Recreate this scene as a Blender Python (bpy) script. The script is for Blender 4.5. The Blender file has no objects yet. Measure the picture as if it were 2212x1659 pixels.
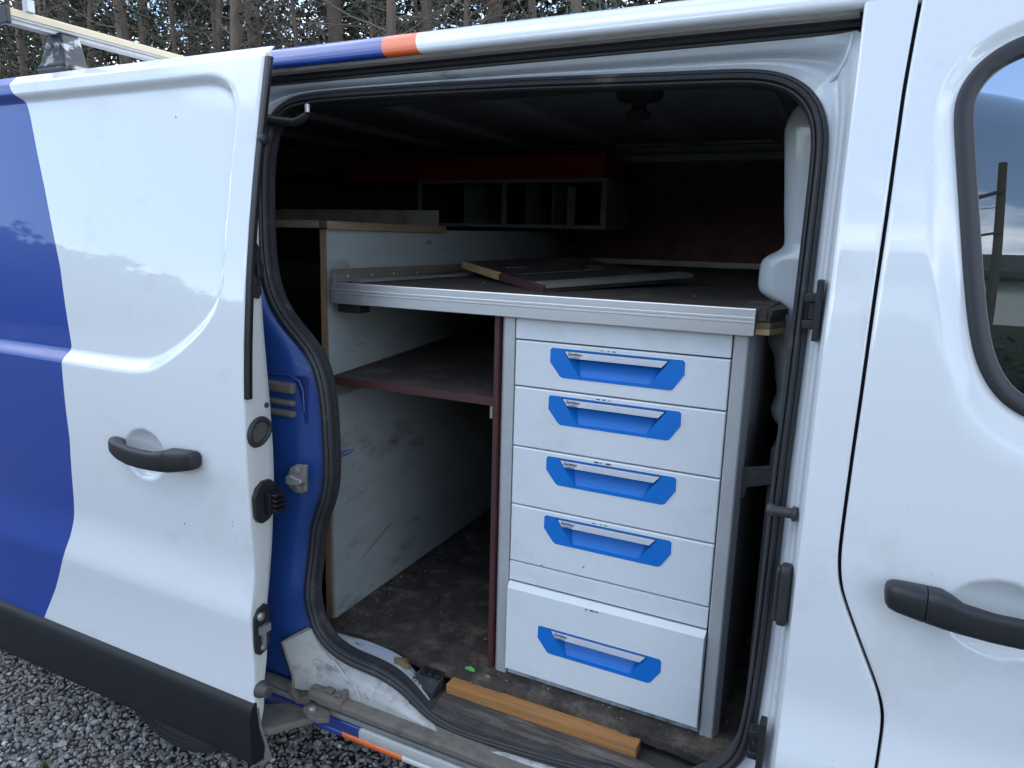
import bpy, bmesh, math, random
import numpy as np
from mathutils import Vector, Matrix

random.seed(7); rng = np.random.default_rng(7)
SC = bpy.context.scene
COL = SC.collection
rad = math.radians

# ------------------------------------------------------------------ camera, sky, sun, exposure
cam = bpy.data.cameras.new('camera'); camo = bpy.data.objects.new('camera', cam); COL.objects.link(camo)
SC.camera = camo
R = np.array([[0.89656597, 0.11137379, -0.4286786], [0.44215136, -0.16843064, 0.88098427], [0.02591595, -0.97940135, -0.20025325]])
mw = Matrix.Identity(4)
for i in range(3):
    mw[i][0] = R[i][0]; mw[i][1] = -R[i][1]; mw[i][2] = -R[i][2]
mw.translation = (0, -1.16, 1.58)
camo.matrix_world = mw
cam.sensor_width = 36; cam.lens = 36 * 1537.68 / 2212
cam.clip_start = .02; cam.clip_end = 2000

SUN_EL, SUN_AZ = 36, 15          # azimuth measured from +Y towards +X
w = bpy.data.worlds.new('World'); SC.world = w; w.use_nodes = True
nt = w.node_tree; nt.nodes.clear()
N = nt.nodes.new; L = nt.links.new
out = N('ShaderNodeOutputWorld'); bg = N('ShaderNodeBackground'); bg.inputs[1].default_value = .13
sky = N('ShaderNodeTexSky'); sky.sky_type = 'NISHITA'; sky.sun_disc = False
sky.sun_elevation = rad(SUN_EL); sky.sun_rotation = rad(SUN_AZ); sky.air_density = 1.0; sky.dust_density = .5; sky.ozone_density = 1.8
tc = N('ShaderNodeTexCoord'); sep = N('ShaderNodeSeparateXYZ'); L(tc.outputs['Generated'], sep.inputs[0])
za = N('ShaderNodeMath'); za.operation = 'MAXIMUM'; za.inputs[1].default_value = 0; L(sep.outputs[2], za.inputs[0])
zb = N('ShaderNodeMath'); zb.operation = 'ADD'; zb.inputs[1].default_value = .14; L(za.outputs[0], zb.inputs[0])
dx = N('ShaderNodeMath'); dx.operation = 'DIVIDE'; L(sep.outputs[0], dx.inputs[0]); L(zb.outputs[0], dx.inputs[1])
dy = N('ShaderNodeMath'); dy.operation = 'DIVIDE'; L(sep.outputs[1], dy.inputs[0]); L(zb.outputs[0], dy.inputs[1])
cmb = N('ShaderNodeCombineXYZ'); L(dx.outputs[0], cmb.inputs[0]); L(dy.outputs[0], cmb.inputs[1]); cmb.inputs[2].default_value = 36.6
n1 = N('ShaderNodeTexNoise'); n1.inputs['Scale'].default_value = .62; n1.inputs['Detail'].default_value = 9; n1.inputs['Roughness'].default_value = .58
n1.inputs['Distortion'].default_value = .35; L(cmb.outputs[0], n1.inputs['Vector'])
hz = N('ShaderNodeMapRange'); hz.inputs[1].default_value = 0; hz.inputs[2].default_value = .45; hz.inputs[3].default_value = .075; hz.inputs[4].default_value = 0
L(sep.outputs[2], hz.inputs[0])
cadd = N('ShaderNodeMath'); cadd.operation = 'ADD'; L(n1.outputs['Fac'], cadd.inputs[0]); L(hz.outputs[0], cadd.inputs[1])
cr = N('ShaderNodeValToRGB'); cr.color_ramp.elements[0].position = .505; cr.color_ramp.elements[1].position = .615
cr.color_ramp.elements[0].color = (0, 0, 0, 1); cr.color_ramp.elements[1].color = (1, 1, 1, 1); L(cadd.outputs[0], cr.inputs[0])
mx = N('ShaderNodeMixRGB'); L(cr.outputs[0], mx.inputs[0]); L(sky.outputs[0], mx.inputs[1]); mx.inputs[2].default_value = (10.0, 10.7, 11.8, 1)
L(mx.outputs[0], bg.inputs[0]); L(bg.outputs[0], out.inputs[0])

sun = bpy.data.lights.new('sun', 'SUN'); sun.energy = .9; sun.angle = rad(12); sun.color = (1, .96, .9)
suno = bpy.data.objects.new('sun', sun); COL.objects.link(suno)
sd = Vector((math.sin(rad(SUN_AZ)) * math.cos(rad(SUN_EL)), math.cos(rad(SUN_AZ)) * math.cos(rad(SUN_EL)), math.sin(rad(SUN_EL))))
suno.rotation_euler = sd.to_track_quat('Z', 'Y').to_euler()
VS = SC.view_settings
VS.view_transform = 'Standard'; VS.look = 'None'; VS.exposure = 1.5; VS.gamma = 1; VS.use_curve_mapping = False
SC.cycles.max_bounces = 8; SC.cycles.diffuse_bounces = 4; SC.cycles.glossy_bounces = 4; SC.cycles.use_denoising = True
SC.cycles.sample_clamp_indirect = 6

# ------------------------------------------------------------------ materials
MATS = {}
def M(name, col, rough=.5, metal=0., coat=0., spec=.5, dirt=None, bump=None, vary=0., stretch=(1, 1, 1), coatr=.03, speck=None):
    """dirt=(colour, scale, threshold, softness); bump=(scale, strength); vary = brightness variation"""
    if name in MATS: return MATS[name]
    m = bpy.data.materials.new(name); m.use_nodes = True; MATS[name] = m
    t = m.node_tree; b = t.nodes['Principled BSDF']
    b.inputs['Base Color'].default_value = (*col, 1); b.inputs['Roughness'].default_value = rough
    b.inputs['Metallic'].default_value = metal; b.inputs['Coat Weight'].default_value = coat; b.inputs['Coat Roughness'].default_value = coatr
    b.inputs['Specular IOR Level'].default_value = spec
    if coat >= .5: b.inputs['Coat IOR'].default_value = 1.72
    if dirt or bump or vary or speck:
        tcn = t.nodes.new('ShaderNodeTexCoord'); mp = t.nodes.new('ShaderNodeMapping'); mp.inputs['Scale'].default_value = stretch
        oi = t.nodes.new('ShaderNodeObjectInfo'); om = t.nodes.new('ShaderNodeMath'); om.operation = 'MULTIPLY'; om.inputs[1].default_value = 53.0; t.links.new(oi.outputs['Random'], om.inputs[0])
        ov = t.nodes.new('ShaderNodeVectorMath'); ov.operation = 'ADD'; t.links.new(tcn.outputs['Object'], ov.inputs[0]); t.links.new(om.outputs[0], ov.inputs[1])
        t.links.new(ov.outputs[0], mp.inputs[0])
    cur = None
    if vary:
        n = t.nodes.new('ShaderNodeTexNoise'); n.inputs['Scale'].default_value = 14; n.inputs['Detail'].default_value = 8; n.inputs['Roughness'].default_value = .65
        t.links.new(mp.outputs[0], n.inputs['Vector'])
        mr = t.nodes.new('ShaderNodeMapRange'); mr.inputs[1].default_value = .3; mr.inputs[2].default_value = .7
        mr.inputs[3].default_value = 1 - vary; mr.inputs[4].default_value = 1 + vary; t.links.new(n.outputs['Fac'], mr.inputs[0])
        v = t.nodes.new('ShaderNodeVectorMath'); v.operation = 'SCALE'; v.inputs[0].default_value = col; t.links.new(mr.outputs[0], v.inputs['Scale'])
        cur = v.outputs[0]
    if dirt:
        dc, ds, th, so = dirt
        n = t.nodes.new('ShaderNodeTexNoise'); n.inputs['Scale'].default_value = ds; n.inputs['Detail'].default_value = 10; n.inputs['Roughness'].default_value = .7
        t.links.new(mp.outputs[0], n.inputs['Vector'])
        r = t.nodes.new('ShaderNodeMapRange'); r.inputs[1].default_value = th; r.inputs[2].default_value = th + so
        t.links.new(n.outputs['Fac'], r.inputs[0])
        x = t.nodes.new('ShaderNodeMixRGB'); t.links.new(r.outputs[0], x.inputs[0])
        if cur is not None: t.links.new(cur, x.inputs[1])
        else: x.inputs[1].default_value = (*col, 1)
        x.inputs[2].default_value = (*dc, 1); cur = x.outputs[0]
        rr = t.nodes.new('ShaderNodeMapRange'); rr.inputs[3].default_value = rough; rr.inputs[4].default_value = min(1, max(rough, .75))
        t.links.new(r.outputs[0], rr.inputs[0]); t.links.new(rr.outputs[0], b.inputs['Roughness'])
    if speck:
        n = t.nodes.new('ShaderNodeTexNoise'); n.inputs['Scale'].default_value = speck[1]; n.inputs['Detail'].default_value = 3
        t.links.new(ov.outputs[0], n.inputs['Vector'])
        r = t.nodes.new('ShaderNodeMapRange'); r.inputs[1].default_value = speck[2]; r.inputs[2].default_value = speck[2] + .03; t.links.new(n.outputs['Fac'], r.inputs[0])
        x = t.nodes.new('ShaderNodeMixRGB'); t.links.new(r.outputs[0], x.inputs[0])
        if cur is not None: t.links.new(cur, x.inputs[1])
        else: x.inputs[1].default_value = (*col, 1)
        x.inputs[2].default_value = (*speck[0], 1); cur = x.outputs[0]
    if cur is not None: t.links.new(cur, b.inputs['Base Color'])
    if bump:
        n = t.nodes.new('ShaderNodeTexNoise'); n.inputs['Scale'].default_value = bump[0]; n.inputs['Detail'].default_value = 6
        t.links.new(mp.outputs[0], n.inputs['Vector'])
        bp = t.nodes.new('ShaderNodeBump'); bp.inputs['Strength'].default_value = bump[1]; bp.inputs['Distance'].default_value = .004
        t.links.new(n.outputs['Fac'], bp.inputs['Height']); t.links.new(bp.outputs[0], b.inputs['Normal'])
    return m

WHITE = M('white_paint', (.78, .80, .82), .42, coat=1, dirt=((.60, .595, .57), 4.5, .55, .35), speck=((.30, .28, .25), 70, .745), bump=(14, .02))
BLUE = M('blue_paint', (.002, .044, .30), .4, coat=.55, dirt=((.010, .058, .35), 5, .6, .3), speck=((.10, .13, .30), 80, .73), bump=(14, .02))
ORANGE = M('orange_film', (.83, .14, .015), .45, coat=.5)
JAMB = M('jamb_paint', (.50, .53, .55), .4, coat=.35, dirt=((.26, .25, .23), 9, .60, .16))
JAMBC = M('jamb_paint_clean', (.62, .65, .68), .38, coat=.6, dirt=((.4, .39, .37), 7, .66, .15))
JBLUE = M('jamb_blue_paint', (.012, .052, .22), .45, coat=.35, dirt=((.05, .085, .22), 4, .58, .3))
SILLP = M('sill_paint', (.40, .40, .385), .5, coat=.25, dirt=((.15, .135, .115), 26, .50, .2), vary=.2)
DOORJ = M('door_jamb_paint', (.60, .61, .57), .45, coat=.4, dirt=((.38, .36, .30), 10, .58, .2), stretch=(1, 1, .25))
RUBBER = M('rubber', (.028, .028, .031), .55, dirt=((.13, .12, .11), 16, .57, .25), bump=(90, .15))
BLACKP = M('black_plastic', (.016, .017, .019), .46, bump=(700, .1), vary=.12)
CLAD = M('cladding_plastic', (.013, .014, .016), .52, spec=.3, bump=(900, .18), vary=.15, dirt=((.024, .024, .025), 5, .6, .4))
BLACKG = M('black_gasket', (.012, .012, .013), .35)
DARK = M('dark_cavity', (.006, .006, .007), .8)
UNDER = M('underbody', (.012, .012, .012), .9)
RUST = M('grimy_lip', (.42, .38, .35), .7, dirt=((.12, .105, .095), 60, .5, .2), stretch=(.15, 1, 1))
TRACK = M('dusty_steel', (.15, .132, .11), .85, dirt=((.075, .066, .056), 26, .50, .25), bump=(60, .25))
STEEL = M('steel', (.36, .35, .33), .45, metal=.6, vary=.2)
ALU = M('aluminium', (.74, .75, .77), .34, metal=.92, dirt=((.36, .36, .37), 16, .60, .35), stretch=(.10, 1, 1), vary=.05, bump=(40, .05))
ALUY = M('aluminium_weathered', (.22, .205, .185), .5, metal=.4, dirt=((.09, .08, .07), 12, .48, .3), stretch=(1, .2, 1))
POST = M('post_aluminium', (.50, .51, .52), .45, metal=.35, vary=.06)
DRAWER = M('drawer_enamel', (.70, .73, .75), .42, dirt=((.55, .56, .56), 6, .56, .3), spec=.4, bump=(400, .05), speck=((.20, .19, .18), 60, .74), vary=.03)
HANDLE = M('blue_handle_plastic', (.001, .16, .58), .42, vary=.05)
HANDLEF = M('blue_handle_recess', (.001, .150, .54), .42, vary=.08, dirt=((.10, .24, .5), 30, .66, .2))
STRIP = M('label_strip', (.56, .58, .62), .45)
EDGEHI = M('edge_highlight', (.80, .81, .82), .4)  # near-white colour for the highlight on the handle cut-out
INK = M('ink', (.012, .02, .07), .6)
SGREY = M('strip_line', (.42, .44, .5), .5)
PANEL = M('grey_panel', (.265, .29, .295), .6, dirt=((.13, .135, .115), 8, .57, .16), vary=.10, speck=((.09, .095, .08), 110, .715), stretch=(1, .55, 1.3))
PLYR = M('wine_film_ply', (.10, .028, .030), .5, dirt=((.02, .01, .01), 12, .5, .3), vary=.2, spec=.3)
PLYE = M('red_edge', (.068, .021, .020), .6, dirt=((.05, .02, .02), 20, .5, .3), stretch=(.2, .2, 3))
PLYD = M('worn_dark_ply', (.042, .033, .027), .75, dirt=((.13, .105, .08), 9, .53, .22), vary=.3, bump=(40, .25))
FLOORM = M('dirty_floor_ply', (.048, .038, .031), .85, dirt=((.20, .165, .125), 13, .50, .25), vary=.6, speck=((.30, .27, .22), 60, .74), bump=(80, .5))
PINE = M('pale_timber', (.42, .28, .14), .65, dirt=((.22, .14, .07), 9, .5, .35), stretch=(6, .6, 6), bump=(60, .15))
PINEX = M('orange_timber', (.42, .195, .06), .65, dirt=((.25, .125, .05), 12, .46, .3), stretch=(.35, 9, 9), bump=(30, .35), vary=.18, speck=((.10, .06, .035), 40, .74))
WOODE = M('raw_wood_edge', (.15, .105, .062), .7, dirt=((.055, .04, .026), 9, .47, .2), stretch=(.4, .4, 3))
WOODV = M('raw_wood_edge_upright', (.20, .125, .068), .7, dirt=((.07, .05, .033), 9, .47, .25), stretch=(4, 4, .4))
INT = M('interior_paint', (.24, .25, .265), .5, vary=.15)
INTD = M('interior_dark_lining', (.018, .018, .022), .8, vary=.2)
BULK = M('bulkhead_white', (.66, .69, .71), .35, coat=.5, dirt=((.4, .38, .33), 12, .68, .1))
RED = M('red_plastic', (.26, .007, .010), .6, spec=.2)
GREYM = M('grey_metal', (.21, .22, .23), .5, vary=.12)
CREAM = M('cream_rail', (.56, .47, .31), .45, coat=.2, dirt=((.38, .33, .26), 14, .58, .25), stretch=(1, .2, 1))
TYRE = M('tyre', (.032, .032, .033), .75, vary=.2, bump=(60, .1))
RIMM = M('steel_wheel', (.06, .06, .065), .55, vary=.2)
WORN = M('worn_black_foot', (.03, .034, .04), .55, dirt=((.45, .46, .47), 22, .56, .05))
BARK = M('bark', (.155, .12, .092), .9, dirt=((.07, .055, .045), 5, .48, .2), stretch=(3, 3, .5), bump=(9, 1.0), vary=.25)
TWIG = M('dead_twig', (.18, .145, .115), .9, vary=.2)
LEAFD = M('conifer_dark', (.030, .040, .022), .8, vary=.4)
LEAFG = M('conifer_green', (.050, .056, .028), .8, vary=.4)
LEAFB = M('blue_green_leaf', (.07, .12, .095), .6, vary=.25)
STONE = M('stone', (.15, .15, .155), .75, vary=.0)
GROUND = M('ground_gravel', (.105, .105, .095), .9, dirt=((.07, .068, .06), 60, .45, .2), bump=(70, 1.0), vary=.3)
LEAFS = M('leaf_scrap', (.10, .42, .10), .5)
CHIP = M('pale_chip', (.26, .23, .19), .8)
WEED = M('weed_leaf', (.09, .16, .04), .6, vary=.3)
BLUEW = M('blue_wire', (.01, .03, .5), .4)
SEATM = M('seat_cloth', (.02, .02, .024), .8, vary=.2)
SHEDW = M('shed_wall', (.42, .50, .47), .7, vary=.1)
SHEDR = M('shed_roof', (.02, .018, .017), .8, vary=.2)
POLE = M('pole_wood', (.05, .042, .035), .9, vary=.2)
WOODM = M('far_wood', (.03, .042, .024), .9, vary=.5)

def stone_mat():
    t = STONE.node_tree; b = t.nodes['Principled BSDF']
    a = t.nodes.new('ShaderNodeAttribute'); a.attribute_name = 'tone'
    t.links.new(a.outputs['Color'], b.inputs['Base Color'])
    n = t.nodes.new('ShaderNodeTexNoise'); n.inputs['Scale'].default_value = 160; n.inputs['Detail'].default_value = 4
    bp = t.nodes.new('ShaderNodeBump'); bp.inputs['Strength'].default_value = .35; bp.inputs['Distance'].default_value = .003
    tcn = t.nodes.new('ShaderNodeTexCoord'); t.links.new(tcn.outputs['Object'], n.inputs['Vector'])
    t.links.new(n.outputs['Fac'], bp.inputs['Height']); t.links.new(bp.outputs[0], b.inputs['Normal'])
stone_mat()

def glass_mat():
    m = bpy.data.materials.new('window_glass'); m.use_nodes = True; t = m.node_tree; t.nodes.clear()
    o = t.nodes.new('ShaderNodeOutputMaterial'); mixs = t.nodes.new('ShaderNodeMixShader'); tr = t.nodes.new('ShaderNodeBsdfTransparent')
    tr.inputs[0].default_value = (.40, .50, .47, 1); g = t.nodes.new('ShaderNodeBsdfGlossy'); g.inputs['Roughness'].default_value = .0
    f = t.nodes.new('ShaderNodeFresnel'); f.inputs['IOR'].default_value = 2.7
    t.links.new(f.outputs[0], mixs.inputs[0]); t.links.new(tr.outputs[0], mixs.inputs[1]); t.links.new(g.outputs[0], mixs.inputs[2]); t.links.new(mixs.outputs[0], o.inputs[0])
    return m
GLASS = glass_mat()

# ------------------------------------------------------------------ mesh helpers
WL = {}
def empty(name, loc, label=None, cat=None, group=None, parent=None):
    o = bpy.data.objects.new(name, None); COL.objects.link(o); o.location = loc; o.empty_display_size = .1
    WL[o.name] = Vector(loc)
    if parent: o.parent = parent; o.matrix_parent_inverse = Matrix.Translation(-WL[parent.name])
    tag(o, label, cat, group); return o
def tag(o, label=None, cat=None, group=None, kind=None):
    if label: o['label'] = label
    if cat: o['category'] = cat
    if group: o['group'] = group
    if kind: o['kind'] = kind
    return o
def add(name, V, F, mats, parent=None, smooth=None, mi=None, bevel=0, segs=2):
    V = np.asarray(V, float).reshape(-1, 3)
    lo, hi = V.min(0), V.max(0); org = np.array([(lo[0] + hi[0]) / 2, (lo[1] + hi[1]) / 2, lo[2]])
    me = bpy.data.meshes.new(name)
    me.from_pydata((V - org).tolist(), [], [tuple(int(i) for i in f) for f in F])
    for m in (mats if isinstance(mats, (list, tuple)) else [mats]): me.materials.append(m)
    if mi is not None: me.polygons.foreach_set('material_index', np.asarray(mi, dtype=np.int32))
    if smooth is not None:
        me.polygons.foreach_set('use_smooth', np.ones(len(me.polygons), dtype=bool))
        if smooth < 180: me.set_sharp_from_angle(angle=rad(smooth))
    me.update()
    o = bpy.data.objects.new(name, me); COL.objects.link(o); o.location = org; WL[o.name] = Vector(org)
    if parent: o.parent = parent; o.matrix_parent_inverse = Matrix.Translation(-WL[parent.name])
    if bevel:
        b = o.modifiers.new('bevel', 'BEVEL'); b.width = bevel; b.segments = segs; b.limit_method = 'ANGLE'
    return o
BOXF = [(0, 3, 2, 1), (4, 5, 6, 7), (0, 1, 5, 4), (1, 2, 6, 5), (2, 3, 7, 6), (3, 0, 4, 7)]
def boxv(x0, x1, y0, y1, z0, z1):
    return [(x0, y0, z0), (x1, y0, z0), (x1, y1, z0), (x0, y1, z0), (x0, y0, z1), (x1, y0, z1), (x1, y1, z1), (x0, y1, z1)]
def box(name, x0, x1, y0, y1, z0, z1, m, parent=None, bevel=.0015):
    return add(name, boxv(x0, x1, y0, y1, z0, z1), BOXF, m, parent, bevel=bevel)
class MB:
    def __init__(s): s.V = []; s.F = []; s.mi = []
    def put(s, V, F, mi=0):
        k = len(s.V); s.V += [tuple(v) for v in V]; s.F += [tuple(i + k for i in f) for f in F]; s.mi += [mi] * len(F); return s
    def box(s, *a, mi=0): return s.put(boxv(*a), BOXF, mi)
    def build(s, name, m, parent=None, **k): return add(name, s.V, s.F, m, parent, mi=s.mi, **k)
def gridF(nu, nv, closed_u=False, closed_v=False):
    F = []
    for i in range(nu if closed_u else nu - 1):
        for j in range(nv if closed_v else nv - 1):
            F.append((i * nv + j, ((i + 1) % nu) * nv + j, ((i + 1) % nu) * nv + (j + 1) % nv, i * nv + (j + 1) % nv))
    return F
def extrudeX(sec, x0, x1):
    """closed (y,z) section swept along X, capped"""
    n = len(sec); V = [(x0, y, z) for y, z in sec] + [(x1, y, z) for y, z in sec]
    F = [(i, (i + 1) % n, n + (i + 1) % n, n + i) for i in range(n)] + [tuple(range(n))[::-1], tuple(range(n, 2 * n))]
    return V, F
def extrude(poly, axis, a, b):
    """closed polygon in the other two axes, extruded along axis"""
    o = [i for i in range(3) if i != axis]; n = len(poly); V = []
    for t in (a, b):
        for p in poly:
            v = [0, 0, 0]; v[axis] = t; v[o[0]] = p[0]; v[o[1]] = p[1]; V.append(tuple(v))
    F = [(i, (i + 1) % n, n + (i + 1) % n, n + i) for i in range(n)] + [tuple(range(n))[::-1], tuple(range(n, 2 * n))]
    return V, F
def tube(path, r, n=8, cap=True):
    P = np.asarray(path, float); m = len(P); r = np.broadcast_to(np.asarray(r, float), (m,))
    T = np.gradient(P, axis=0); T /= np.linalg.norm(T, axis=1)[:, None] + 1e-12
    u = np.cross(T[0], [0, 0, 1.]);
    if np.linalg.norm(u) < .1: u = np.cross(T[0], [0, 1., 0])
    V = []
    for i in range(m):
        u = u - T[i] * (u @ T[i]); u /= np.linalg.norm(u); v = np.cross(T[i], u)
        for k in range(n):
            a = 2 * math.pi * k / n; V.append(P[i] + r[i] * (math.cos(a) * u + math.sin(a) * v))
    F = gridF(m, n, closed_v=True)
    if cap: F += [tuple(range(n))[::-1], tuple(range((m - 1) * n, m * n))]
    return V, F
def resample(P, n, closed=True, sm=2):
    P = np.asarray(P, float); Q = np.vstack([P, P[:1]]) if closed else P
    s = np.r_[0, np.cumsum(np.linalg.norm(np.diff(Q, axis=0), axis=1))]
    t = np.linspace(0, s[-1], n + 1)[:-1] if closed else np.linspace(0, s[-1], n)
    out = np.stack([np.interp(t, s, Q[:, k]) for k in range(Q.shape[1])], 1)
    return smooth_loop(out, sm, 2) if closed and sm else out
def smooth_loop(P, k=2, it=1):
    for _ in range(it):
        P = sum(np.roll(P, j, axis=0) for j in range(-k, k + 1)) / (2 * k + 1)
    return P
def polysd(px, pz, poly):
    """signed distance, positive inside"""
    poly = np.asarray(poly, float); n = len(poly); d = np.full(px.shape, 1e9); ins = np.zeros(px.shape, bool)
    for i in range(n):
        a, b = poly[i], poly[(i + 1) % n]; e = b - a
        t = np.clip(((px - a[0]) * e[0] + (pz - a[1]) * e[1]) / (e @ e), 0, 1)
        d = np.minimum(d, np.hypot(px - a[0] - t * e[0], pz - a[1] - t * e[1]))
        c = (a[1] > pz) != (b[1] > pz)
        ins ^= c & (px < (b[0] - a[0]) * (pz - a[1]) / (b[1] - a[1] + 1e-15) + a[0])
    return np.where(ins, d, -d)
def sstep(x): x = np.clip(x, 0, 1); return x * x * (3 - 2 * x)
def lathe(prof, c, axis, n=32):
    """prof (r, t) revolved about axis through c"""
    o = [i for i in range(3) if i != axis]; V = []
    for r, t in prof:
        for k in range(n):
            a = 2 * math.pi * k / n; v = [0, 0, 0]; v[axis] = c[axis] + t; v[o[0]] = c[o[0]] + r * math.cos(a); v[o[1]] = c[o[1]] + r * math.sin(a); V.append(tuple(v))
    m = len(prof); F = gridF(m, n, closed_v=True) + [tuple(range(n))[::-1], tuple(range((m - 1) * n, m * n))]
    return V, F

# ------------------------------------------------------------------ van side section (Y of the outer skin over height)
_u = np.array([(.84, .0052), (.89, .0035), (.984, -.001), (1.089, -.0035), (1.23, 0), (1.36, .009), (1.486, .021), (1.614, .040), (1.757, .065), (1.877, .089), (1.95, .104)])
_pf = np.polyfit(_u[:, 0], _u[:, 1], 4)
_l = np.array([(.15, .07), (.20, .055), (.33, .028), (.40, .008), (.46, -.008), (.513, -.0145), (.56, -.0125), (.61, -.0115), (.66, -.012), (.722, -.0145), (.745, -.0115), (.77, -.006), (.80, .0005), (.83, .0040)])
_z = np.arange(.15, 2.06, .001)
_y = np.where(_z < .835, np.interp(_z, np.r_[_l[:, 0], .85], np.r_[_l[:, 1], np.polyval(_pf, .85)]), np.polyval(_pf, np.minimum(_z, 2.0)))
def _gs(y, s):
    k = np.exp(-.5 * (np.arange(-60, 61) / s) ** 2); k /= k.sum(); return np.convolve(np.pad(y, 60, mode='reflect', reflect_type='odd'), k, 'valid')
_ya, _yb = _gs(_y, 4), _gs(_y, 22); _wt = np.clip((_z - .745) / .05, 0, 1); _yy = _ya * (1 - _wt) + _yb * _wt
def prof(z): return np.interp(z, _z, _yy)

# ------------------------------------------------------------------ ground
def ground():
    xs = np.r_[-300, -60, -12, np.linspace(-6, 3, 46), 12, 60, 300]; ys = np.r_[-300, -60, -12, np.linspace(-4, 6, 46), 16, 60, 300]
    V = [(x, y, -.012 + .006 * math.sin(x * 1.7 + y) * math.cos(y * 1.3)) for x in xs for y in ys]
    tag(add('ground', V, gridF(len(xs), len(ys)), GROUND, smooth=180), 'grey crushed stone yard surface under the van', kind='structure')
ground()

# ------------------------------------------------------------------ the van
van = empty('van', (-1.2, .95, 0), 'white and blue panel van with its side door slid open and shelving inside', 'van')

# --- sliding door, slid back along the side
DO = -.09; XE = -1.151
LZ = [.49, .534, .622, .725, .784, .832, .894, 1.057, 1.151, 1.27, 1.283, 1.481, 1.607, 1.676, 1.751, 1.855, 1.892, 1.924, 1.96]
LX = [-1.952, -1.926, -1.871, -1.818, -1.797, -1.785, -1.775, -1.758, -1.762, -1.766, -1.752, -1.797, -1.847, -1.876, -1.912, -1.961, -1.984, -2.026, -2.039]
REC = [(-2.7, 1.909), (-1.31, 1.908), (-1.268, 1.899), (-1.235, 1.878), (-1.221, 1.858), (-1.2135, 1.826), (-1.214, 1.69), (-1.217, 1.5), (-1.221, 1.45), (-1.235, 1.411),
       (-1.271, 1.366), (-1.336, 1.315), (-1.399, 1.277), (-1.443, 1.258), (-1.51, 1.250), (-1.60, 1.249), (-2.7, 1.250)]
RECS = resample(np.array(REC), 500, sm=2)
# keep the open rear end straight
def cup(x, z, cx, cz, rx, rz, d):
    r2 = ((x - cx) / rx) ** 2 + ((z - cz) / rz) ** 2
    return d * np.sqrt(np.clip(1 - r2, 0, 1)) ** 1.15
def door_y(x, z):
    y = prof(z) + DO
    sdv = polysd(x, z, RECS)
    wv = np.interp(z, [1.28, 1.42, 1.5, 1.78, 1.90], [.032, .024, .011, .011, .020])
    t = np.clip(sdv / wv, 0, 1); t = .45 * t + .55 * sstep(t)
    y = y + .020 * t + .85 * np.clip(z - 1.934, 0, 1)
    y = y + cup(x, z, -1.477, 1.058, .069, .060, .024)
    return y
zs = np.unique(np.r_[np.arange(.498, 1.958, .0052), 1.933, 1.957])
nz = len(zs)
def door_grid():
    xb = _gs2(np.interp(zs, LZ, LX))
    cols = []
    for s in np.linspace(0, 1, 70): cols.append(-2.45 + s * (xb + 2.45))
    for s in np.linspace(0, 1, 125)[1:]: cols.append(xb + s * (XE - .004 - xb))
    X = np.array(cols); Z = np.broadcast_to(zs, X.shape); Y = door_y(X, Z)
    # rolled front edge
    e = [(.002, .0006), (.0036, .002), (.004, .005)]
    Xe = np.array([np.full(nz, XE - .004 + a) for a, b in e]); Ye = np.array([Y[-1] + b for a, b in e])
    X = np.vstack([X, Xe]); Y = np.vstack([Y, Ye]); Z = np.broadcast_to(zs, X.shape)
    P = np.stack([X, Y, Z], -1); F = gridF(X.shape[0], nz)
    mi = np.array([1 if i < 69 else 0 for i in range(X.shape[0] - 1) for j in range(nz - 1)])
    return add('sliding_door', P, F, [WHITE, BLUE], van, smooth=180, mi=mi)
def _gs2(a):
    k = np.exp(-.5 * (np.arange(-6, 7) / 1.6) ** 2); k /= k.sum(); return np.convolve(np.pad(a, 6, mode='edge'), k, 'valid')
sdoor = door_grid(); sdoor['label'] = 'sliding side door, white with a blue rear section'

# front edge face of the sliding door
FZ = [.446, .487, .553, .613, .741, .777, .883, 1.02, 1.096, 1.215, 1.373, 1.457, 1.539, 1.671, 1.707, 1.85, 1.95]
FY = [-.093, -.074, -.071, -.057, -.049, -.042, -.025, -.010, -.008, -.012, -.022, -.026, -.027, -.024, -.018, .012, .035]
def flange():
    z = np.arange(.40, 1.95, .01); yo = prof(z) + DO + .004; yi = np.maximum(_gs2(np.interp(z, FZ, FY)), yo + .004)
    rows = []
    for t, dx in [(0, -.0005), (.04, .0005), (.3, .002), (.7, .0025), (.93, .001), (1.0, -.004)]:
        rows.append(np.stack([np.full_like(z, XE + dx), yo + t * (yi - yo), z], -1))
    rows.append(np.stack([np.full_like(z, XE - .02), yi + .001, z], -1)); rows.append(np.stack([np.full_like(z, XE - .04), np.maximum(yi, yo + .045), z], -1)); rows.append(np.stack([np.full_like(z, -2.44), np.maximum(yi, yo + .045), z], -1))
    P = np.array(rows); return add('door_edge_panel', P, gridF(len(rows), len(z)), DOORJ, sdoor, smooth=50)
flange()
# lower cladding
csec = [(-.100, .518), (-.110, .517), (-.117, .511), (-.121, .500), (-.1235, .47), (-.1245, .43), (-.1245, .39), (-.123, .374), (-.118, .366), (-.078, .350), (-.070, .352), (-.078, .385), (-.094, .45), (-.100, .49)]
V, F = extrudeX(csec, -2.46, XE + .004); add('door_cladding', V, F, CLAD, sdoor, smooth=40)
V, F = extrudeX([(-.1265, .3705), (-.1235, .3675), (-.074, .3475), (-.066, .351), (-.077, .392), (-.093, .452), (-.0985, .505), (-.102, .505), (-.0975, .45), (-.083, .392), (-.088, .362)], XE + .0045, XE + .009)
add('cladding_end_lip', V, F, M('lit_lip', (.22, .21, .20), .6, vary=.25), sdoor)  # end face catches more light; that is put into its paler grey
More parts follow.
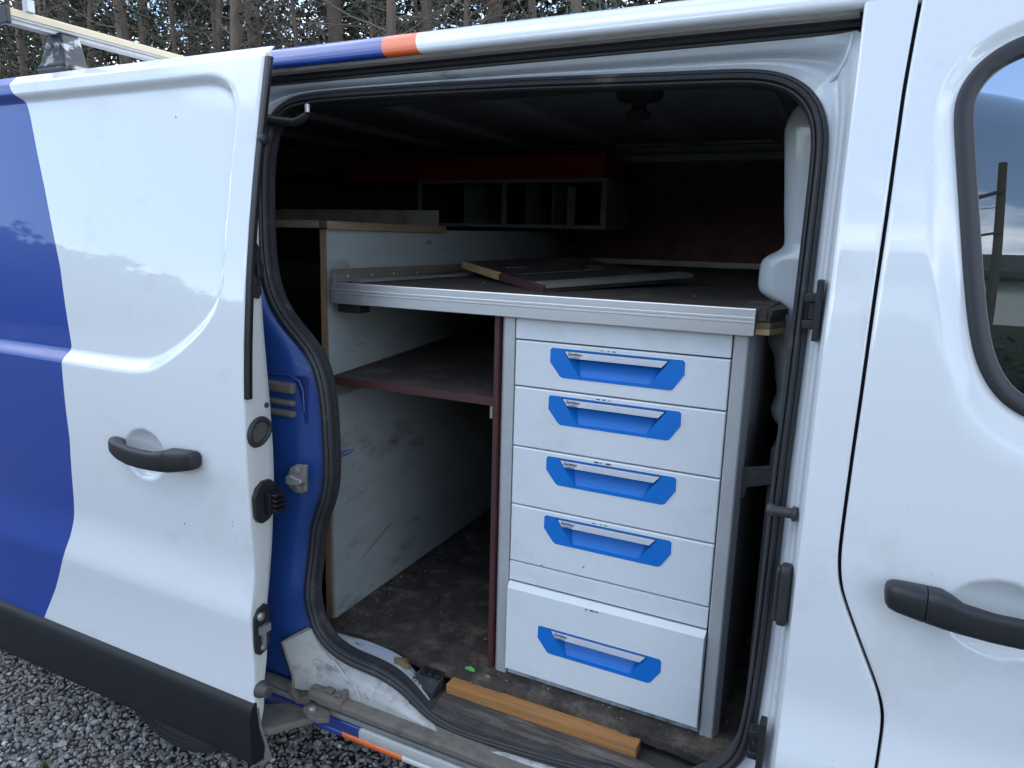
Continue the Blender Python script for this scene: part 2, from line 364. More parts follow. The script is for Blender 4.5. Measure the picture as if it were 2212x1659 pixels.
# gasket strip along the front edge
z = np.arange(1.232, 1.936, .01); yb = prof(z) + DO
P = np.array([np.stack([np.full_like(z, XE + dx), yb + dy, z], -1) for dx, dy in [(.0005, .001), (.010, .000), (.0125, .004), (.0125, .007), (.009, .0085), (.0115, .010), (.0115, .014), (.008, .0165), (.0005, .017)]])
nn = P.shape[1]
add('edge_gasket', P, gridF(9, nn) + [tuple(i * nn for i in range(9)), tuple(i * nn + nn - 1 for i in range(9))[::-1]], BLACKG, sdoor, smooth=40)

def loft_handle(st, name, parent, m, xm=None):
    """stations (x, zc, h, y_front, y_back, round)"""
    V = []; n = 20
    for x, zc, h, yf, yb in st:
        if xm: x = float(np.interp(x, *xm))
        for k in range(n):
            a = 2 * math.pi * k / n; c, s = math.cos(a), math.sin(a); p = .55
            V.append((x, (yf + yb) / 2 + (yb - yf) / 2 * math.copysign(abs(c) ** p, c), zc + h / 2 * math.copysign(abs(s) ** p, s)))
    F = gridF(len(st), n, closed_v=True) + [tuple(range(n)), tuple(range((len(st) - 1) * n, len(st) * n))[::-1]]
    return add(name, V, F, m, parent, smooth=60)
b0 = -.0945; HXM = ([-1.5445, -1.362, -1.3615, -1.3605, -1.36, -1.267], [-1.572, -1.3585, -1.358, -1.357, -1.3565, -1.284])
loft_handle([(-1.5445, 1.077, .010, -.104, b0), (-1.5435, 1.077, .024, -.110, b0), (-1.539, 1.0765, .033, -.120, b0), (-1.532, 1.0755, .037, -.127, b0), (-1.515, 1.0725, .040, -.134, b0), (-1.502, 1.070, .0415, -.1365, -.112),
             (-1.47, 1.066, .043, -.1405, -.121), (-1.435, 1.0645, .043, -.142, -.122), (-1.40, 1.0650, .0435, -.141, -.119), (-1.378, 1.0675, .047, -.140, -.112), (-1.362, 1.071, .0535, -.139, b0), (-1.3615, 1.071, .053, -.138, b0)], 'door_handle', sdoor, BLACKP, HXM)
loft_handle([(-1.3605, 1.071, .053, -.138, b0), (-1.36, 1.071, .054, -.139, b0), (-1.33, 1.074, .051, -.136, b0), (-1.295, 1.0775, .046, -.131, b0), (-1.278, 1.079, .0425, -.127, b0), (-1.270, 1.079, .038, -.121, b0), (-1.267, 1.079, .028, -.112, b0)], 'door_lock_cover', sdoor, BLACKP, HXM)

# fittings on the edge face (plane X = XE)
def plateX(name, pts, x0, x1, m, parent, bevel=.002):
    V, F = extrude(pts, 0, x0, x1); return add(name, V, F, m, parent, bevel=bevel)
def rounded(cy, cz, hy, hz, r, n=5):
    P = []
    for sx, sz, a0 in [(1, 1, 0), (-1, 1, 90), (-1, -1, 180), (1, -1, 270)]:
        for k in range(n + 1):
            a = rad(a0 + 90 * k / n); P.append((cy + sx * (hy - r) + r * math.cos(a), cz + sz * (hz - r) + r * math.sin(a)))
    return P
gp = resample(np.array([(-.050, 1.184), (-.072, 1.176), (-.084, 1.155), (-.080, 1.132), (-.066, 1.122), (-.045, 1.128), (-.024, 1.145), (-.021, 1.160), (-.032, 1.176)]), 40)
V, F = tube([(XE + .004, y, zz) for y, zz in np.vstack([gp, gp[:1]])], .0058, 8, cap=False); add('rubber_grommet', V, F, RUBBER, sdoor, smooth=60)
V, F = extrude([tuple(p) for p in gp], 0, XE + .0015, XE + .0035); add('guide_pocket', V, F, M('pocket_shade', (.07, .065, .058), .7, vary=.4), sdoor)  # dark disc painted for the shade inside the hole
V, F = lathe([(.006, 0), (.006, .004), (.003, .006)], (XE + .001, -.030, 1.208), 0, 12); add('rubber_plug', V, F, RUBBER, sdoor)
plateX('contact_plate', [(-.083, .965), (-.084, 1.010), (-.074, 1.030), (-.056, 1.041), (-.034, 1.040), (-.019, 1.026), (-.017, .985), (-.026, .962), (-.046, .948), (-.064, .945), (-.077, .953)], XE + .002, XE + .012, BLACKP, sdoor)
mb = MB(); mb.box(XE + .012, XE + .030, -.058, -.018, .968, 1.016)
for k in range(4): mb.box(XE + .030, XE + .044, -.054, -.022, .972 + k * .0115, .979 + k * .0115)
mb.build('contact_block', BLACKG, sdoor, bevel=.0015)
plateX('lower_latch', [(-.100, .664), (-.098, .728), (-.086, .746), (-.066, .752), (-.055, .744), (-.056, .650), (-.068, .636), (-.086, .632), (-.098, .642)], XE + .002, XE + .009, BLACKP, sdoor)
mb = MB(); mb.box(XE + .009, XE + .018, -.090, -.060, .686, .704); mb.box(XE + .009, XE + .015, -.082, -.072, .656, .690)
V, F = lathe([(.010, 0), (.010, .004), (.005, .007)], (XE + .009, -.082, .728), 0, 14); mb.put(V, F)
V, F = lathe([(.008, 0), (.008, .003), (.004, .005)], (XE + .009, -.078, .650), 0, 14); mb.put(V, F)
mb.build('latch_bolts', STEEL, sdoor)
V, F = lathe([(.020, 0), (.019, .008), (.014, .020), (.014, .026), (.008, .028), (.007, .024)], (XE + .001, -.086, .545), 0, 20); add('rubber_buffer', V, F, M('grey_rubber', (.07, .066, .062), .65, vary=.25), sdoor, smooth=45)
plateX('upper_wedge', [(-.058, 1.445), (-.060, 1.54), (-.052, 1.556), (-.040, 1.558), (-.032, 1.545), (-.033, 1.452), (-.040, 1.441)], XE + .002, XE + .008, BLACKP, sdoor)
mb = MB(); mb.box(XE + .008, XE + .018, -.050, -.034, 1.487, 1.516); mb.box(XE + .008, XE + .014, -.058, -.046, 1.470, 1.490); mb.build('wedge_block', BLACKG, sdoor, bevel=.002)
V, F = lathe([(.011, 0), (.013, .006), (.011, .014), (.005, .016)], (XE + .002, -.012, 1.766), 0, 16); add('upper_stop', V, F, BLACKP, sdoor, smooth=45)
V, F = tube([(-1.30, .10, 1.838), (-1.25, .135, 1.830), (-1.20, .145, 1.824), (-1.176, .148, 1.834), (-1.165, .150, 1.842)], [.011, .011, .011, .010, .008], 10); add('upper_roller_arm', V, F, BLACKP, sdoor, smooth=45)
V, F = lathe([(.0055, 0), (.0055, .016), (.003, .018)], (-1.166, .149, 1.846), 2, 12); add('roller_pin', V, F, M('bright_pin', (.7, .7, .7), .3, metal=.3), sdoor, smooth=45)
V, F = extrude([(-1.205, -.020), (-1.16, .010), (-1.105, .030), (-1.064, .030), (-1.068, -.004), (-1.085, -.030), (-1.105, -.055), (-1.127, -.088), (-1.21, -.092)], 2, .428, .446)
add('lower_hinge_arm', V, F, TRACK, sdoor, bevel=.004)

# --- door opening
OUT = [(-1.301, 1.753), (-1.295, 1.812), (-1.280, 1.847), (-1.257, 1.869), (-1.220, 1.883), (-1.144, 1.887), (-1.071, 1.888), (-.867, 1.886), (-.625, 1.881), (-.408, 1.873), (-.227, 1.867), (-.185, 1.864), (-.151, 1.856),
       (-.119, 1.838), (-.097, 1.813), (-.085, 1.788), (-.080, 1.765), (-.079, 1.735), (-.078, 1.630), (-.078, 1.489), (-.079, 1.329), (-.081, 1.22), (-.082, 1.0), (-.084, .888), (-.088, .742), (-.094, .680), (-.110, .638), (-.145, .605),
       (-.19, .580), (-.25, .556), (-.33, .536), (-.46, .520), (-.581, .511), (-.678, .505), (-.762, .509), (-.797, .526), (-.851, .555), (-.907, .568), (-1.010, .571), (-1.070, .587), (-1.115, .628), (-1.131, .69), (-1.133, .745),
       (-1.133, .814), (-1.121, .90), (-1.090, .962), (-1.075, .995), (-1.070, 1.058), (-1.074, 1.18), (-1.081, 1.23), (-1.096, 1.284), (-1.124, 1.317), (-1.176, 1.355), (-1.226, 1.402), (-1.258, 1.46), (-1.276, 1.534), (-1.287, 1.619), (-1.296, 1.69)]
NL = 420
So = smooth_loop(resample(np.array(OUT), NL, sm=0), 3, 2)
def loop_normals(P):
    T = np.roll(P, -1, 0) - np.roll(P, 1, 0); T /= np.linalg.norm(T, axis=1)[:, None]
    n = np.stack([-T[:, 1], T[:, 0]], 1)      # clockwise loop (left->right over the top): this points outwards
    return smooth_loop(n, 2, 1)
Sn = loop_normals(So)
def ring(P, off): return np.stack([P[:, 0], prof(P[:, 1]) + off, P[:, 1]], -1)
# rubber seal: bulb section around the opening
sec = [(.004, .074), (.003, .066), (.000, .062), (-.003, .0615), (-.0042, .0635), (-.0055, .0605), (-.009, .0585), (-.0125, .0600), (-.0140, .0635), (-.0150, .0670), (-.0165, .0630), (-.019, .0625), (-.0215, .066),
       (-.023, .071), (-.0232, .077), (-.0222, .080), (-.0236, .084), (-.0236, .098), (-.018, .101), (-.006, .098), (.003, .086)]
wsill = sstep(np.clip(-Sn[:, 1], 0, 1) * 1.3) * sstep((So[:, 0] + .86) / .10) * sstep((-.13 - So[:, 0]) / .06)
wsill = smooth_loop(wsill[:, None], 6, 2)[:, 0]
def sring(a, b):
    a2 = a * (1 - .25 * wsill); b2 = b + wsill * (.046 + (b - .058) * .45 - b)
    P = So + Sn * np.asarray(a2)[:, None]; return np.stack([P[:, 0], prof(P[:, 1]) + b2, P[:, 1]], -1)
rows = [sring(a, b) for a, b in sec]
P = np.array(rows); add('door_seal', P, gridF(len(sec), NL, closed_u=True, closed_v=True), RUBBER, van, smooth=50)
# inner return of the opening
rows = []
wch = smooth_loop(((So[:, 1] < .63) & (So[:, 0] > -1.08) & (So[:, 0] < -.70)).astype(float)[:, None], 4, 2)[:, 0]
hid_a = {.085: .008, .125: .004, .150: -.015, .165: -.03, .167: -.06}; hid_b = {.085: .085, .125: .092, .150: .100, .165: .110, .167: .120}
for a_, b_ in [(.015, .085), (.017, .125), (.014, .150), (-.01, .165), (-.035, .167)]:
    av = a_ * wch + hid_a[b_] * (1 - wch); bv = b_ * wch + hid_b[b_] * (1 - wch)
    sa = np.interp(b_, [.085, .125, .15, .165, .167], [.010, .006, -.03, -.05, -.05]); sb_ = np.interp(b_, [.085, .125, .15, .165, .167], [.060, .068, .072, .073, .074])
    Pq = So - Sn * (av * (1 - wsill) + wsill * sa)[:, None]; rows.append(np.stack([Pq[:, 0], prof(Pq[:, 1]) + bv * (1 - wsill) + wsill * sb_, Pq[:, 1]], -1))
PANM = M('chipped_sill_paint', (.46, .50, .53), .5, dirt=((.05, .044, .038), 18, .52, .06), vary=.1)
mi = [0 if (So[j, 1] < .62 and -1.09 < So[j, 0] < -.70) else 1 for i in range(len(rows) - 1) for j in range(NL)]
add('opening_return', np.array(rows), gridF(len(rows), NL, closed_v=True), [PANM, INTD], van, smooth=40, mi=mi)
# jamb sheet between seal and outer skin
xl, xr, zb_, zt = -1.37, -.0455, .507, 1.9085
c0 = np.array([-.62, 1.2]); d = So - c0
k = np.minimum(np.where(d[:, 0] > 0, (xr - c0[0]) / np.where(d[:, 0] > 0, d[:, 0], 1), (xl - c0[0]) / np.where(d[:, 0] < 0, d[:, 0], -1)),
               np.where(d[:, 1] > 0, (zt - c0[1]) / np.where(d[:, 1] > 0, d[:, 1], 1), (zb_ - c0[1]) / np.where(d[:, 1] < 0, d[:, 1], -1)))
Oo = c0 + d * np.maximum(k, 1.002)[:, None]
def sw(dist): return np.exp(-(np.abs(dist) / .022))
wR, wL, wT, wB = sw(xr - Oo[:, 0]), sw(Oo[:, 0] - xl), sw(zt - Oo[:, 1]), sw(Oo[:, 1] - zb_)
ws = wR + wL + wT + wB
tt = np.r_[-.05, 0, .06, .14, .22, .30, .36, .42, .48, .54, .60, .68, .76, .84, .92, 1.0]
TR = ([0, .25, .34, .46, .54, .70, .80, 1], [.074, .070, .064, .061, .050, .045, .026, .018])
TT = ([0, .20, .34, .44, .52, .66, .78, 1], [.074, .069, .066, .086, .088, .066, .062, .058])
TL = ([0, .06, .16, .40, 1], [.078, .070, .050, .046, .046])
TB = ([0, .15, .30, .6, 1], [.074, .060, .044, .038, .038])
rows = []
for t in tt:
    off = (wR * np.interp(t, *TR) + wT * np.interp(t, *TT) + wL * np.interp(t, *TL) + wB * np.interp(t, *TB)) / ws
    rows.append(ring(So + (Oo - So) * t, off))
P = np.array(rows)
mi = []
dom = np.argmax(np.stack([wR, wL, wT, wB]), 0)
for i in range(len(tt) - 1):
    for j in range(NL):
        q = P[i, j]
        mi.append(1 if ((dom[j] == 1 and q[2] < 1.66) or (q[0] < -1.09 and q[2] < .85)) else 2 if dom[j] == 3 else 3 if dom[j] == 0 else 0)
add('door_jamb', P, gridF(len(tt), NL, closed_v=True), [JAMB, JBLUE, SILLP, JAMBC], van, smooth=180, mi=mi)
JP = P.reshape(-1, 3)
def jy(x, z):
    q = np.exp(-((JP[:, 0] - x) ** 2 + (JP[:, 2] - z) ** 2) / .006 ** 2) + 1e-30; return float((q * JP[:, 1]).sum() / q.sum())
box('jamb_lower_panel', -1.40, -1.06, .050, .058, .42, .512, JBLUE, van, 0)
# white corner cover at the foot of the rear jamb
cc = [(-1.172, .012, .606), (-1.150, .024, .619), (-1.117, .052, .636), (-1.103, .050, .613), (-1.085, .048, .595), (-1.062, .046, .580), (-1.040, .045, .571), (-1.035, .030, .545), (-1.036, .029, .512), (-1.075, .022, .500), (-1.120, .014, .490), (-1.141, .011, .492), (-1.141, .010, .526)]
nc = len(cc); V = cc + [(x, .07, z) for x, y, z in cc] + [(-1.118, .017, .560), (-1.080, .026, .545)]
fan = [(0, 1, 2 * nc), (1, 2, 2 * nc), (2, 3, 2 * nc), (3, 2 * nc + 1, 2 * nc), (3, 4, 2 * nc + 1), (4, 5, 2 * nc + 1), (5, 6, 2 * nc + 1), (6, 7, 2 * nc + 1), (7, 8, 2 * nc + 1), (8, 9, 2 * nc + 1), (9, 10, 2 * nc), (9, 2 * nc, 2 * nc + 1), (10, 11, 2 * nc), (11, 12, 2 * nc), (12, 0, 2 * nc)]
F = [f[::-1] for f in fan] + [(k, (k + 1) % nc, nc + (k + 1) % nc, nc + k) for k in range(nc)]
add('jamb_corner_cover', V, F, M('stained_white', (.40, .395, .365), .5, dirt=((.24, .20, .15), 22, .53, .2), vary=.12), van, smooth=35)
V, F = tube([(-1.140, .0095, .495), (-1.141, .0095, .527), (-1.172, .0105, .607), (-1.150, .022, .620), (-1.120, .050, .637)], .0036, 6); add('cover_edge_sealant', V, F, M('brown_sealant', (.22, .18, .14), .8, vary=.3), van, smooth=60)
# bead pressed in the flange, small bracket
V, F = tube([(x, jy(x, z) + .0015, z) for x, z in [(-1.050, .572), (-.99, .548), (-.972, .542), (-.958, .530), (-.953, .512)]], .0045, 8); add('pressed_bead', V, F, SILLP, van, smooth=60)
box('bead_bracket', -.996, -.982, .012, .030, .502, .530, TRACK, van, .003)
# vent in the rear jamb
mb = MB(); mb.box(-1.235, -1.108, .052, .058, 1.150, 1.262)
mb.build('jamb_vent', M('vent_dark_blue', (.008, .02, .12), .6), van, bevel=.004)
for zz, h in [(1.232, .026), (1.197, .014), (1.172, .016)]:
    box('vent_louvre', -1.232, -1.136, .036, .056, zz - h / 2, zz + h / 2, M('dusty_louvre', (.13, .115, .10), .85, vary=.3), van, .006)
V, F = tube([(-1.235, .046, 1.258), (-1.150, .046, 1.262), (-1.122, .046, 1.252), (-1.112, .046, 1.232), (-1.110, .046, 1.18)], .0026, 8); add('vent_lip', V, F, JBLUE, van, smooth=60)
# striker
stp = [(-1.146, 1.005), (-1.147, 1.030), (-1.138, 1.050), (-1.120, 1.061), (-1.092, 1.063), (-1.095, 1.000), (-1.108, .993), (-1.128, .992)]
V, F = extrude(stp, 1, .024, .034); add('striker_plate', V, F, M('dull_zinc', (.30, .28, .25), .5, metal=.4, vary=.25), van, bevel=.002)
V, F = extrude([(-1.140, 1.016), (-1.139, 1.034), (-1.125, 1.040), (-1.112, 1.036), (-1.095, 1.034), (-1.092, 1.024), (-1.100, 1.019), (-1.125, 1.013)], 1, .008, .0255); add('striker_pin', V, F, STEEL, van, bevel=.003)
for zz in (1.048, 1.004):
    V, F = lathe([(.008, 0), (.008, -.003), (.004, -.004)], (-1.117, .024, zz), 1, 14); add('striker_screw', V, F, STEEL, van)
# lower track, carriage, sill
V, F = extrudeX([(.045, .513), (.032, .510), (.004, .503), (-.002, .498), (-.001, .484), (.004, .478), (.020, .478), (.045, .484)], -1.06, -.05); add('lower_door_track', V, F, TRACK, van, bevel=.002)
mb = MB(); mb.put(*extrudeX([(.040, .519), (.005, .512), (-.003, .506), (-.003, .488), (.040, .490)], -1.085, -.985)); mb.box(-1.045, -1.020, .008, .026, .514, .522); mb.box(-1.012, -.995, .006, .024, .514, .521)
mb.build('roller_carriage', TRACK, van, bevel=.003)
mb = MB(); mb.put(*extrude([(-1.152, .505), (-1.140, .505), (-1.136, .478), (-1.122, .470), (-1.108, .480), (-1.085, .488), (-1.085, .470), (-1.105, .462), (-1.125, .455), (-1.145, .465), (-1.153, .480)], 1, .004, .022))
mb.build('carriage_bracket', TRACK, van, bevel=.003)
V, F = extrude([(-1.09, -.004), (-1.055, .012), (-1.02, .002), (-1.005, -.020), (-1.03, -.034), (-1.06, -.030), (-1.085, -.02)], 2, .462, .474); add('roller_plate', V, F, TRACK, van, bevel=.002)
V, F = lathe([(.011, 0), (.011, .005), (.006, .008)], (-1.062, -.012, .474), 2, 14); add('roller_bolt', V, F, STEEL, van)
ssec = [(.045, .479), (.026, .473), (.020, .467), (.012, .469), (.007, .465), (.007, .459), (.013, .454), (.024, .452), (.017, .4505), (.0125, .446), (.0135, .436), (.020, .418), (.0235, .411), (.0215, .409), (.0205, .404), (.0235, .397), (.031, .393), (.045, .394), (.20, .38)]
xs = np.array([-1.40, -1.0, -.95, -.945, -.83, -.825, -.06, .9])
def sill():
    xcols = [(-1.45, -1.45), (-1.003, -1.003), (-.985, -.985), (-.955, -.935), (-.83, -.83), (-.828, -.828), (.95, .95)]
    V = []; n = len(ssec)
    for xa, xb in xcols:
        for i, (y, zz) in enumerate(ssec):
            t = (i - 7) / 5; x = xa + (xb - xa) * (1 - min(max(t, 0), 1)); V.append((x, y, zz))
    mi = []
    for c in range(len(xcols) - 1):
        for i in range(n - 1):
            upper, lip = i < 8, 12 <= i <= 15
            m = 1 if c in (0, 1, 2) else 0
            if lip: m = 2 if c in (1, 2, 3) else m
            if upper: m = 3
            if i > 15: m = 4
            mi.append(m)
    F = gridF(len(xcols), n)
    return add('sill_panel', V, F, [M('sill_white', (.62, .62, .60), .45, coat=.4, dirt=((.35, .33, .29), 14, .58, .2)), M('sill_blue', (.014, .045, .27), .42, coat=.5, dirt=((.09, .11, .2), 9, .6, .2)), ORANGE, M('grimy_sill', (.20, .20, .20), .55, dirt=((.05, .05, .05), 16, .5, .2), stretch=(.2, 1, 1)), UNDER], van, smooth=35, mi=mi)
sill()

# --- roof skin with the livery bands, upper track
rsec = [(.130, 1.9325), (.112, 1.9320), (.1045, 1.9345), (.1015, 1.940), (.1025, 1.948), (.1065, 1.957), (.113, 1.9665), (.124, 1.975), (.142, 1.983), (.18, 1.9925), (.26, 2.003), (.5, 2.022), (.92, 2.03), (1.34, 2.022), (1.6, 2.0), (1.75, 1.96)]
def roof():
    n = len(rsec); t = np.clip((np.arange(n) - 1) / 6, 0, 1)
    b1 = -.917 - .020 * t; b2 = -.833 - .022 * t
    cols = [np.full(n, -3.25), np.full(n, -2.2), np.full(n, -1.5), b1, b2, np.full(n, -.5), np.full(n, -.05), np.full(n, .95)]
    V = [(c[i], *rsec[i]) for c in cols for i in range(n)]
    mi = [((1 if c < 3 else 2 if c == 3 else 0) if i < 8 else 0) for c in range(len(cols) - 1) for i in range(n - 1)]
    add('roof_panel', V, gridF(len(cols), n), [WHITE, BLUE, ORANGE], van, smooth=60, mi=mi)
roof()
V, F = extrudeX([(.112, 1.9318), (.118, 1.927), (.130, 1.924), (.134, 1.9255), (.134, 1.9318)], -1.40, -.052); add('roof_gutter_lip', V, F, RUST, van, bevel=.001)
V, F = extrudeX([(.134, 1.931), (.1345, 1.9235), (.140, 1.9215), (.143, 1.915), (.150, 1.9145), (.1505, 1.909), (.165, 1.9085), (.165, 1.931)], -1.40, -.050); add('upper_door_track', V, F, BLACKP, van, bevel=.001)
# drain bead and sealant in the front top corner
V, F = tube([(x, jy(x, z) + .0012, z) for x, z in [(-.060, 1.905), (-.061, 1.885), (-.065, 1.868), (-.075, 1.850), (-.086, 1.838)]], [.004, .005, .005, .0045, .003], 8); add('seam_sealer_bead', V, F, JAMBC, van, smooth=60)

# --- front pillar panel, front door
GZ = [.40, .60, .766, .837, .86, .895, .971, 1.045, 1.066, 1.108, 1.173, 1.278, 1.356, 1.5, 1.626, 1.72, 1.807, 1.905, 1.95]
GX = [.080, .094, .103, .104, .102, .091, .056, .023, .0165, .0115, .0115, .0125, .014, .0155, .018, .019, .020, .025, .028]
zf = np.unique(np.r_[np.arange(.42, 1.945, .0055), 1.944])
def gx(z):
    a = np.interp(np.arange(.2, 2.1, .002), GZ, GX); kk = np.exp(-.5 * (np.arange(-30, 31) / 9) ** 2); kk /= kk.sum()
    return np.interp(z, np.arange(.2, 2.1, .002), np.convolve(np.pad(a, 30, mode='edge'), kk, 'valid'))
G = gx(zf); pf = prof(zf)
cols = [(-.040 + 0 * zf, .026), (-.0455 + 0 * zf, .018), (-.0472 + 0 * zf, .008), (-.0465 + 0 * zf, .0022), (-.0435 + 0 * zf, .0004)]
cols += [(-.040 + s * (G - .009 + .040), 0) for s in np.linspace(0, 1, 14)]
cols += [(G - .0055, .0003), (G - .0036, .0013), (G - .0027, .004), (G - .0025, .022)]
P = np.array([np.stack([x, pf + o, zf], -1) for x, o in cols]); add('front_pillar_panel', P, gridF(len(cols), len(zf)), WHITE, van, smooth=180)
P = np.array([np.stack([G + a, pf + .019, zf], -1) for a in (-.02, 0, .02)]); add('door_gap_shade', P, gridF(3, len(zf)), DARK, van)  # dark backing strip stands in for the shade deep in the gap
WIN = [(.0865, 1.786), (.0925, 1.809), (.107, 1.836), (.128, 1.856), (.158, 1.871), (.22, 1.886), (.32, 1.897), (.48, 1.902), (.62, 1.88), (.80, 1.62), (.93, 1.36), (.90, 1.31), (.60, 1.315), (.30, 1.333), (.217, 1.357), (.186, 1.376), (.164, 1.408), (.150, 1.438), (.137, 1.489), (.126, 1.545), (.105, 1.668), (.092, 1.745)]
WINS = resample(np.array(WIN), 260)
def fdoor_y(x, z):
    y = prof(z)
    dd = -polysd(x, z, WINS)
    wv = np.interp(z, [1.30, 1.42, 1.75, 1.83, 1.9], [.075, .050, .036, .030, .026])
    y = y + .010 * sstep(1 - dd / wv)
    return y + cup(x, z, .228, 1.058, .068, .058, .024)
def front_door():
    S = np.linspace(0, 1, 190) ** 1.15
    X = np.array([G + .009 + s * (1.03 - G - .009) for s in S]); Z = np.broadcast_to(zf, X.shape); Y = fdoor_y(X, Z)
    pre = [(.0022, .022), (.0024, .004), (.0033, .0013), (.0052, .0003)]
    X = np.vstack([np.array([G + a for a, b in pre]), X]); Y = np.vstack([np.array([pf + b for a, b in pre]), Y]); Z = np.broadcast_to(zf, X.shape)
    P = np.stack([X, Y, Z], -1); nv = len(zf)
    inside = polysd(X, Z, WINS) > .006
    F = [f for f in gridF(X.shape[0], nv) if not all(inside.ravel()[i] for i in f)]
    used = np.zeros(P.shape[0] * nv, bool); used[np.unique(np.array(F))] = True
    idx = np.cumsum(used) - 1
    return add('front_door', P.reshape(-1, 3)[used], idx[np.array(F)], WHITE, van, smooth=180)
fdoor = front_door(); fdoor['label'] = 'white front door, its window edge and handle in view'
Wn = np.roll(WINS, -1, 0) - np.roll(WINS, 1, 0); Wn /= np.linalg.norm(Wn, axis=1)[:, None]; Wn = smooth_loop(np.stack([-Wn[:, 1], Wn[:, 0]], 1), 3)
if polysd(np.array([WINS[0, 0] + .01 * Wn[0, 0]]), np.array([WINS[0, 1] + .01 * Wn[0, 1]]), WINS)[0] > 0: Wn = -Wn
rows = [np.stack([(WINS + Wn * a)[:, 0], prof((WINS + Wn * a)[:, 1]) + b, (WINS + Wn * a)[:, 1]], -1) for a, b in [(.003, .014), (.002, .0055), (-.001, .0035), (-.010, .0045), (-.0205, .0075), (-.0225, .011), (-.023, .020)]]
add('window_seal', np.array(rows), gridF(7, 260, closed_v=True), M('window_rubber', (.022, .022, .026), .45), fdoor, smooth=50)
gp_ = WINS - Wn * .018
def glass():
    rows = []; zz = np.linspace(gp_[:, 1].min() + .0005, gp_[:, 1].max() - .0005, 70)
    for z in zz:
        xs_ = []
        for i in range(len(gp_)):
            a, b = gp_[i], gp_[(i + 1) % len(gp_)]
            if (a[1] > z) != (b[1] > z): xs_.append(a[0] + (b[0] - a[0]) * (z - a[1]) / (b[1] - a[1]))
        rows.append([(x, float(prof(z)) + .017, z) for x in np.linspace(min(xs_), max(xs_), 10)])
    add('window_glass', np.array(rows), gridF(70, 10), GLASS, fdoor, smooth=180)
glass()
b0 = -.0035
loft_handle([(.0785, 1.073, .012, -.024, b0), (.0800, 1.0735, .028, -.034, b0), (.085, 1.0735, .038, -.041, b0), (.095, 1.073, .043, -.045, b0), (.131, 1.0705, .050, -.048, b0), (.1315, 1.0705, .049, -.047, b0)], 'lock_cover', fdoor, BLACKP)
loft_handle([(.1325, 1.0705, .049, -.047, b0), (.133, 1.0705, .050, -.048, b0), (.15, 1.0695, .0525, -.049, b0), (.163, 1.0675, .050, -.0495, -.012), (.178, 1.0645, .0435, -.050, -.024), (.215, 1.0625, .041, -.0515, -.030), (.25, 1.063, .041, -.052, -.031), (.285, 1.066, .041, -.050, -.028), (.315, 1.070, .040, -.046, -.018), (.33, 1.0725, .039, -.042, b0), (.348, 1.0755, .034, -.035, b0), (.357, 1.076, .022, -.022, b0)], 'door_handle', fdoor, BLACKP)
# fittings on the front jamb
def jamb_plate(x0, x1, z0, z1, name):
    mb = MB(); y = float(prof((z0 + z1) / 2)); mb.box(x0, x1, y + .020, y + .046, z0, z1)
    zc = (z0 + z1) / 2; mb.box(x0 - .016, x0 + .002, y + .028, y + .052, zc + .012, zc + .026); mb.box(x0 - .016, x0 + .002, y + .028, y + .052, zc - .030, zc - .016); mb.box(x0 - .008, x0 + .001, y + .034, y + .050, zc - .016, zc + .012)
    mb.build(name, BLACKP, van, bevel=.002)
jamb_plate(-.066, -.056, 1.434, 1.530, 'upper_lock_receiver'); jamb_plate(-.078, -.067, .676, .776, 'lower_lock_receiver')
V, F = lathe([(.012, 0), (.013, -.006), (.0085, -.008), (.0085, -.034), (.0125, -.040), (.010, -.046), (.004, -.044)], (-.058, .036, 1.150), 0, 18); add('door_stop_pin', V, F, M('grey_pin', (.045, .045, .05), .5, vary=.2), van, smooth=45)
V, F = extrude(rounded(.028, 1.010, .016, .055, .014), 0, -.071, -.055); add('jamb_rubber_pad', V, F, RUBBER, van, bevel=.004)
V, F = extrude(rounded(.028, 1.010, .010, .050, .009), 0, -.078, -.070); add('jamb_rubber_pad', V, F, RUBBER, van, bevel=.003)

# --- rear quarter behind the door, wheel
def quarter():
    x = np.linspace(-3.25, -1.33, 120); z = np.arange(.30, 1.94, .03); X, Z = np.meshgrid(x, z, indexing='ij'); Y = prof(Z)
    P = np.stack([X, Y, Z], -1); hid = np.hypot(X + 1.748, Z - .33) < .40
    F = [f for f in gridF(len(x), len(z)) if not any(hid.ravel()[i] for i in f)]
    add('rear_side_panel', P, F, BLUE, van, smooth=180)
    V, F = [], []
    a = np.linspace(-.3, math.pi + .3, 40); arch = np.array([(-1.748 + .415 * np.cos(t), .33 + .415 * np.sin(t)) for t in a])
    P = np.array([np.stack([arch[:, 0], np.full(40, y), arch[:, 1]], -1) for y in (.01, .42)]); add('wheel_arch_liner', P, gridF(2, 40), UNDER, van, smooth=60)
quarter()
wc = (-1.748, .12, .335)
tp = [(.21, .03), (.235, .012), (.265, .004), (.30, .004), (.318, .012), (.328, .022), (.333, .036), (.335, .06), (.335, .17), (.330, .195), (.31, .21), (.22, .21)]
V, F = lathe(tp, wc, 1, 72); wheel = add('rear_wheel', V, F, TYRE, van, smooth=50)
V, F = lathe([(.21, .03), (.205, .016), (.195, .020), (.185, .05), (.16, .06), (.08, .035), (.06, .03), (.055, .012), (.02, .010)], wc, 1, 48); add('wheel_rim', V, F, RIMM, wheel, smooth=45)
for r, y in [(.275, .0025), (.292, .003)]:
    V, F = tube([(wc[0] + r * math.cos(a), wc[1] + y, wc[2] + r * math.sin(a)) for a in np.linspace(0, 2 * math.pi, 73)], .0018, 6, cap=False); add('tyre_ring', V, F, TYRE, wheel, smooth=60)
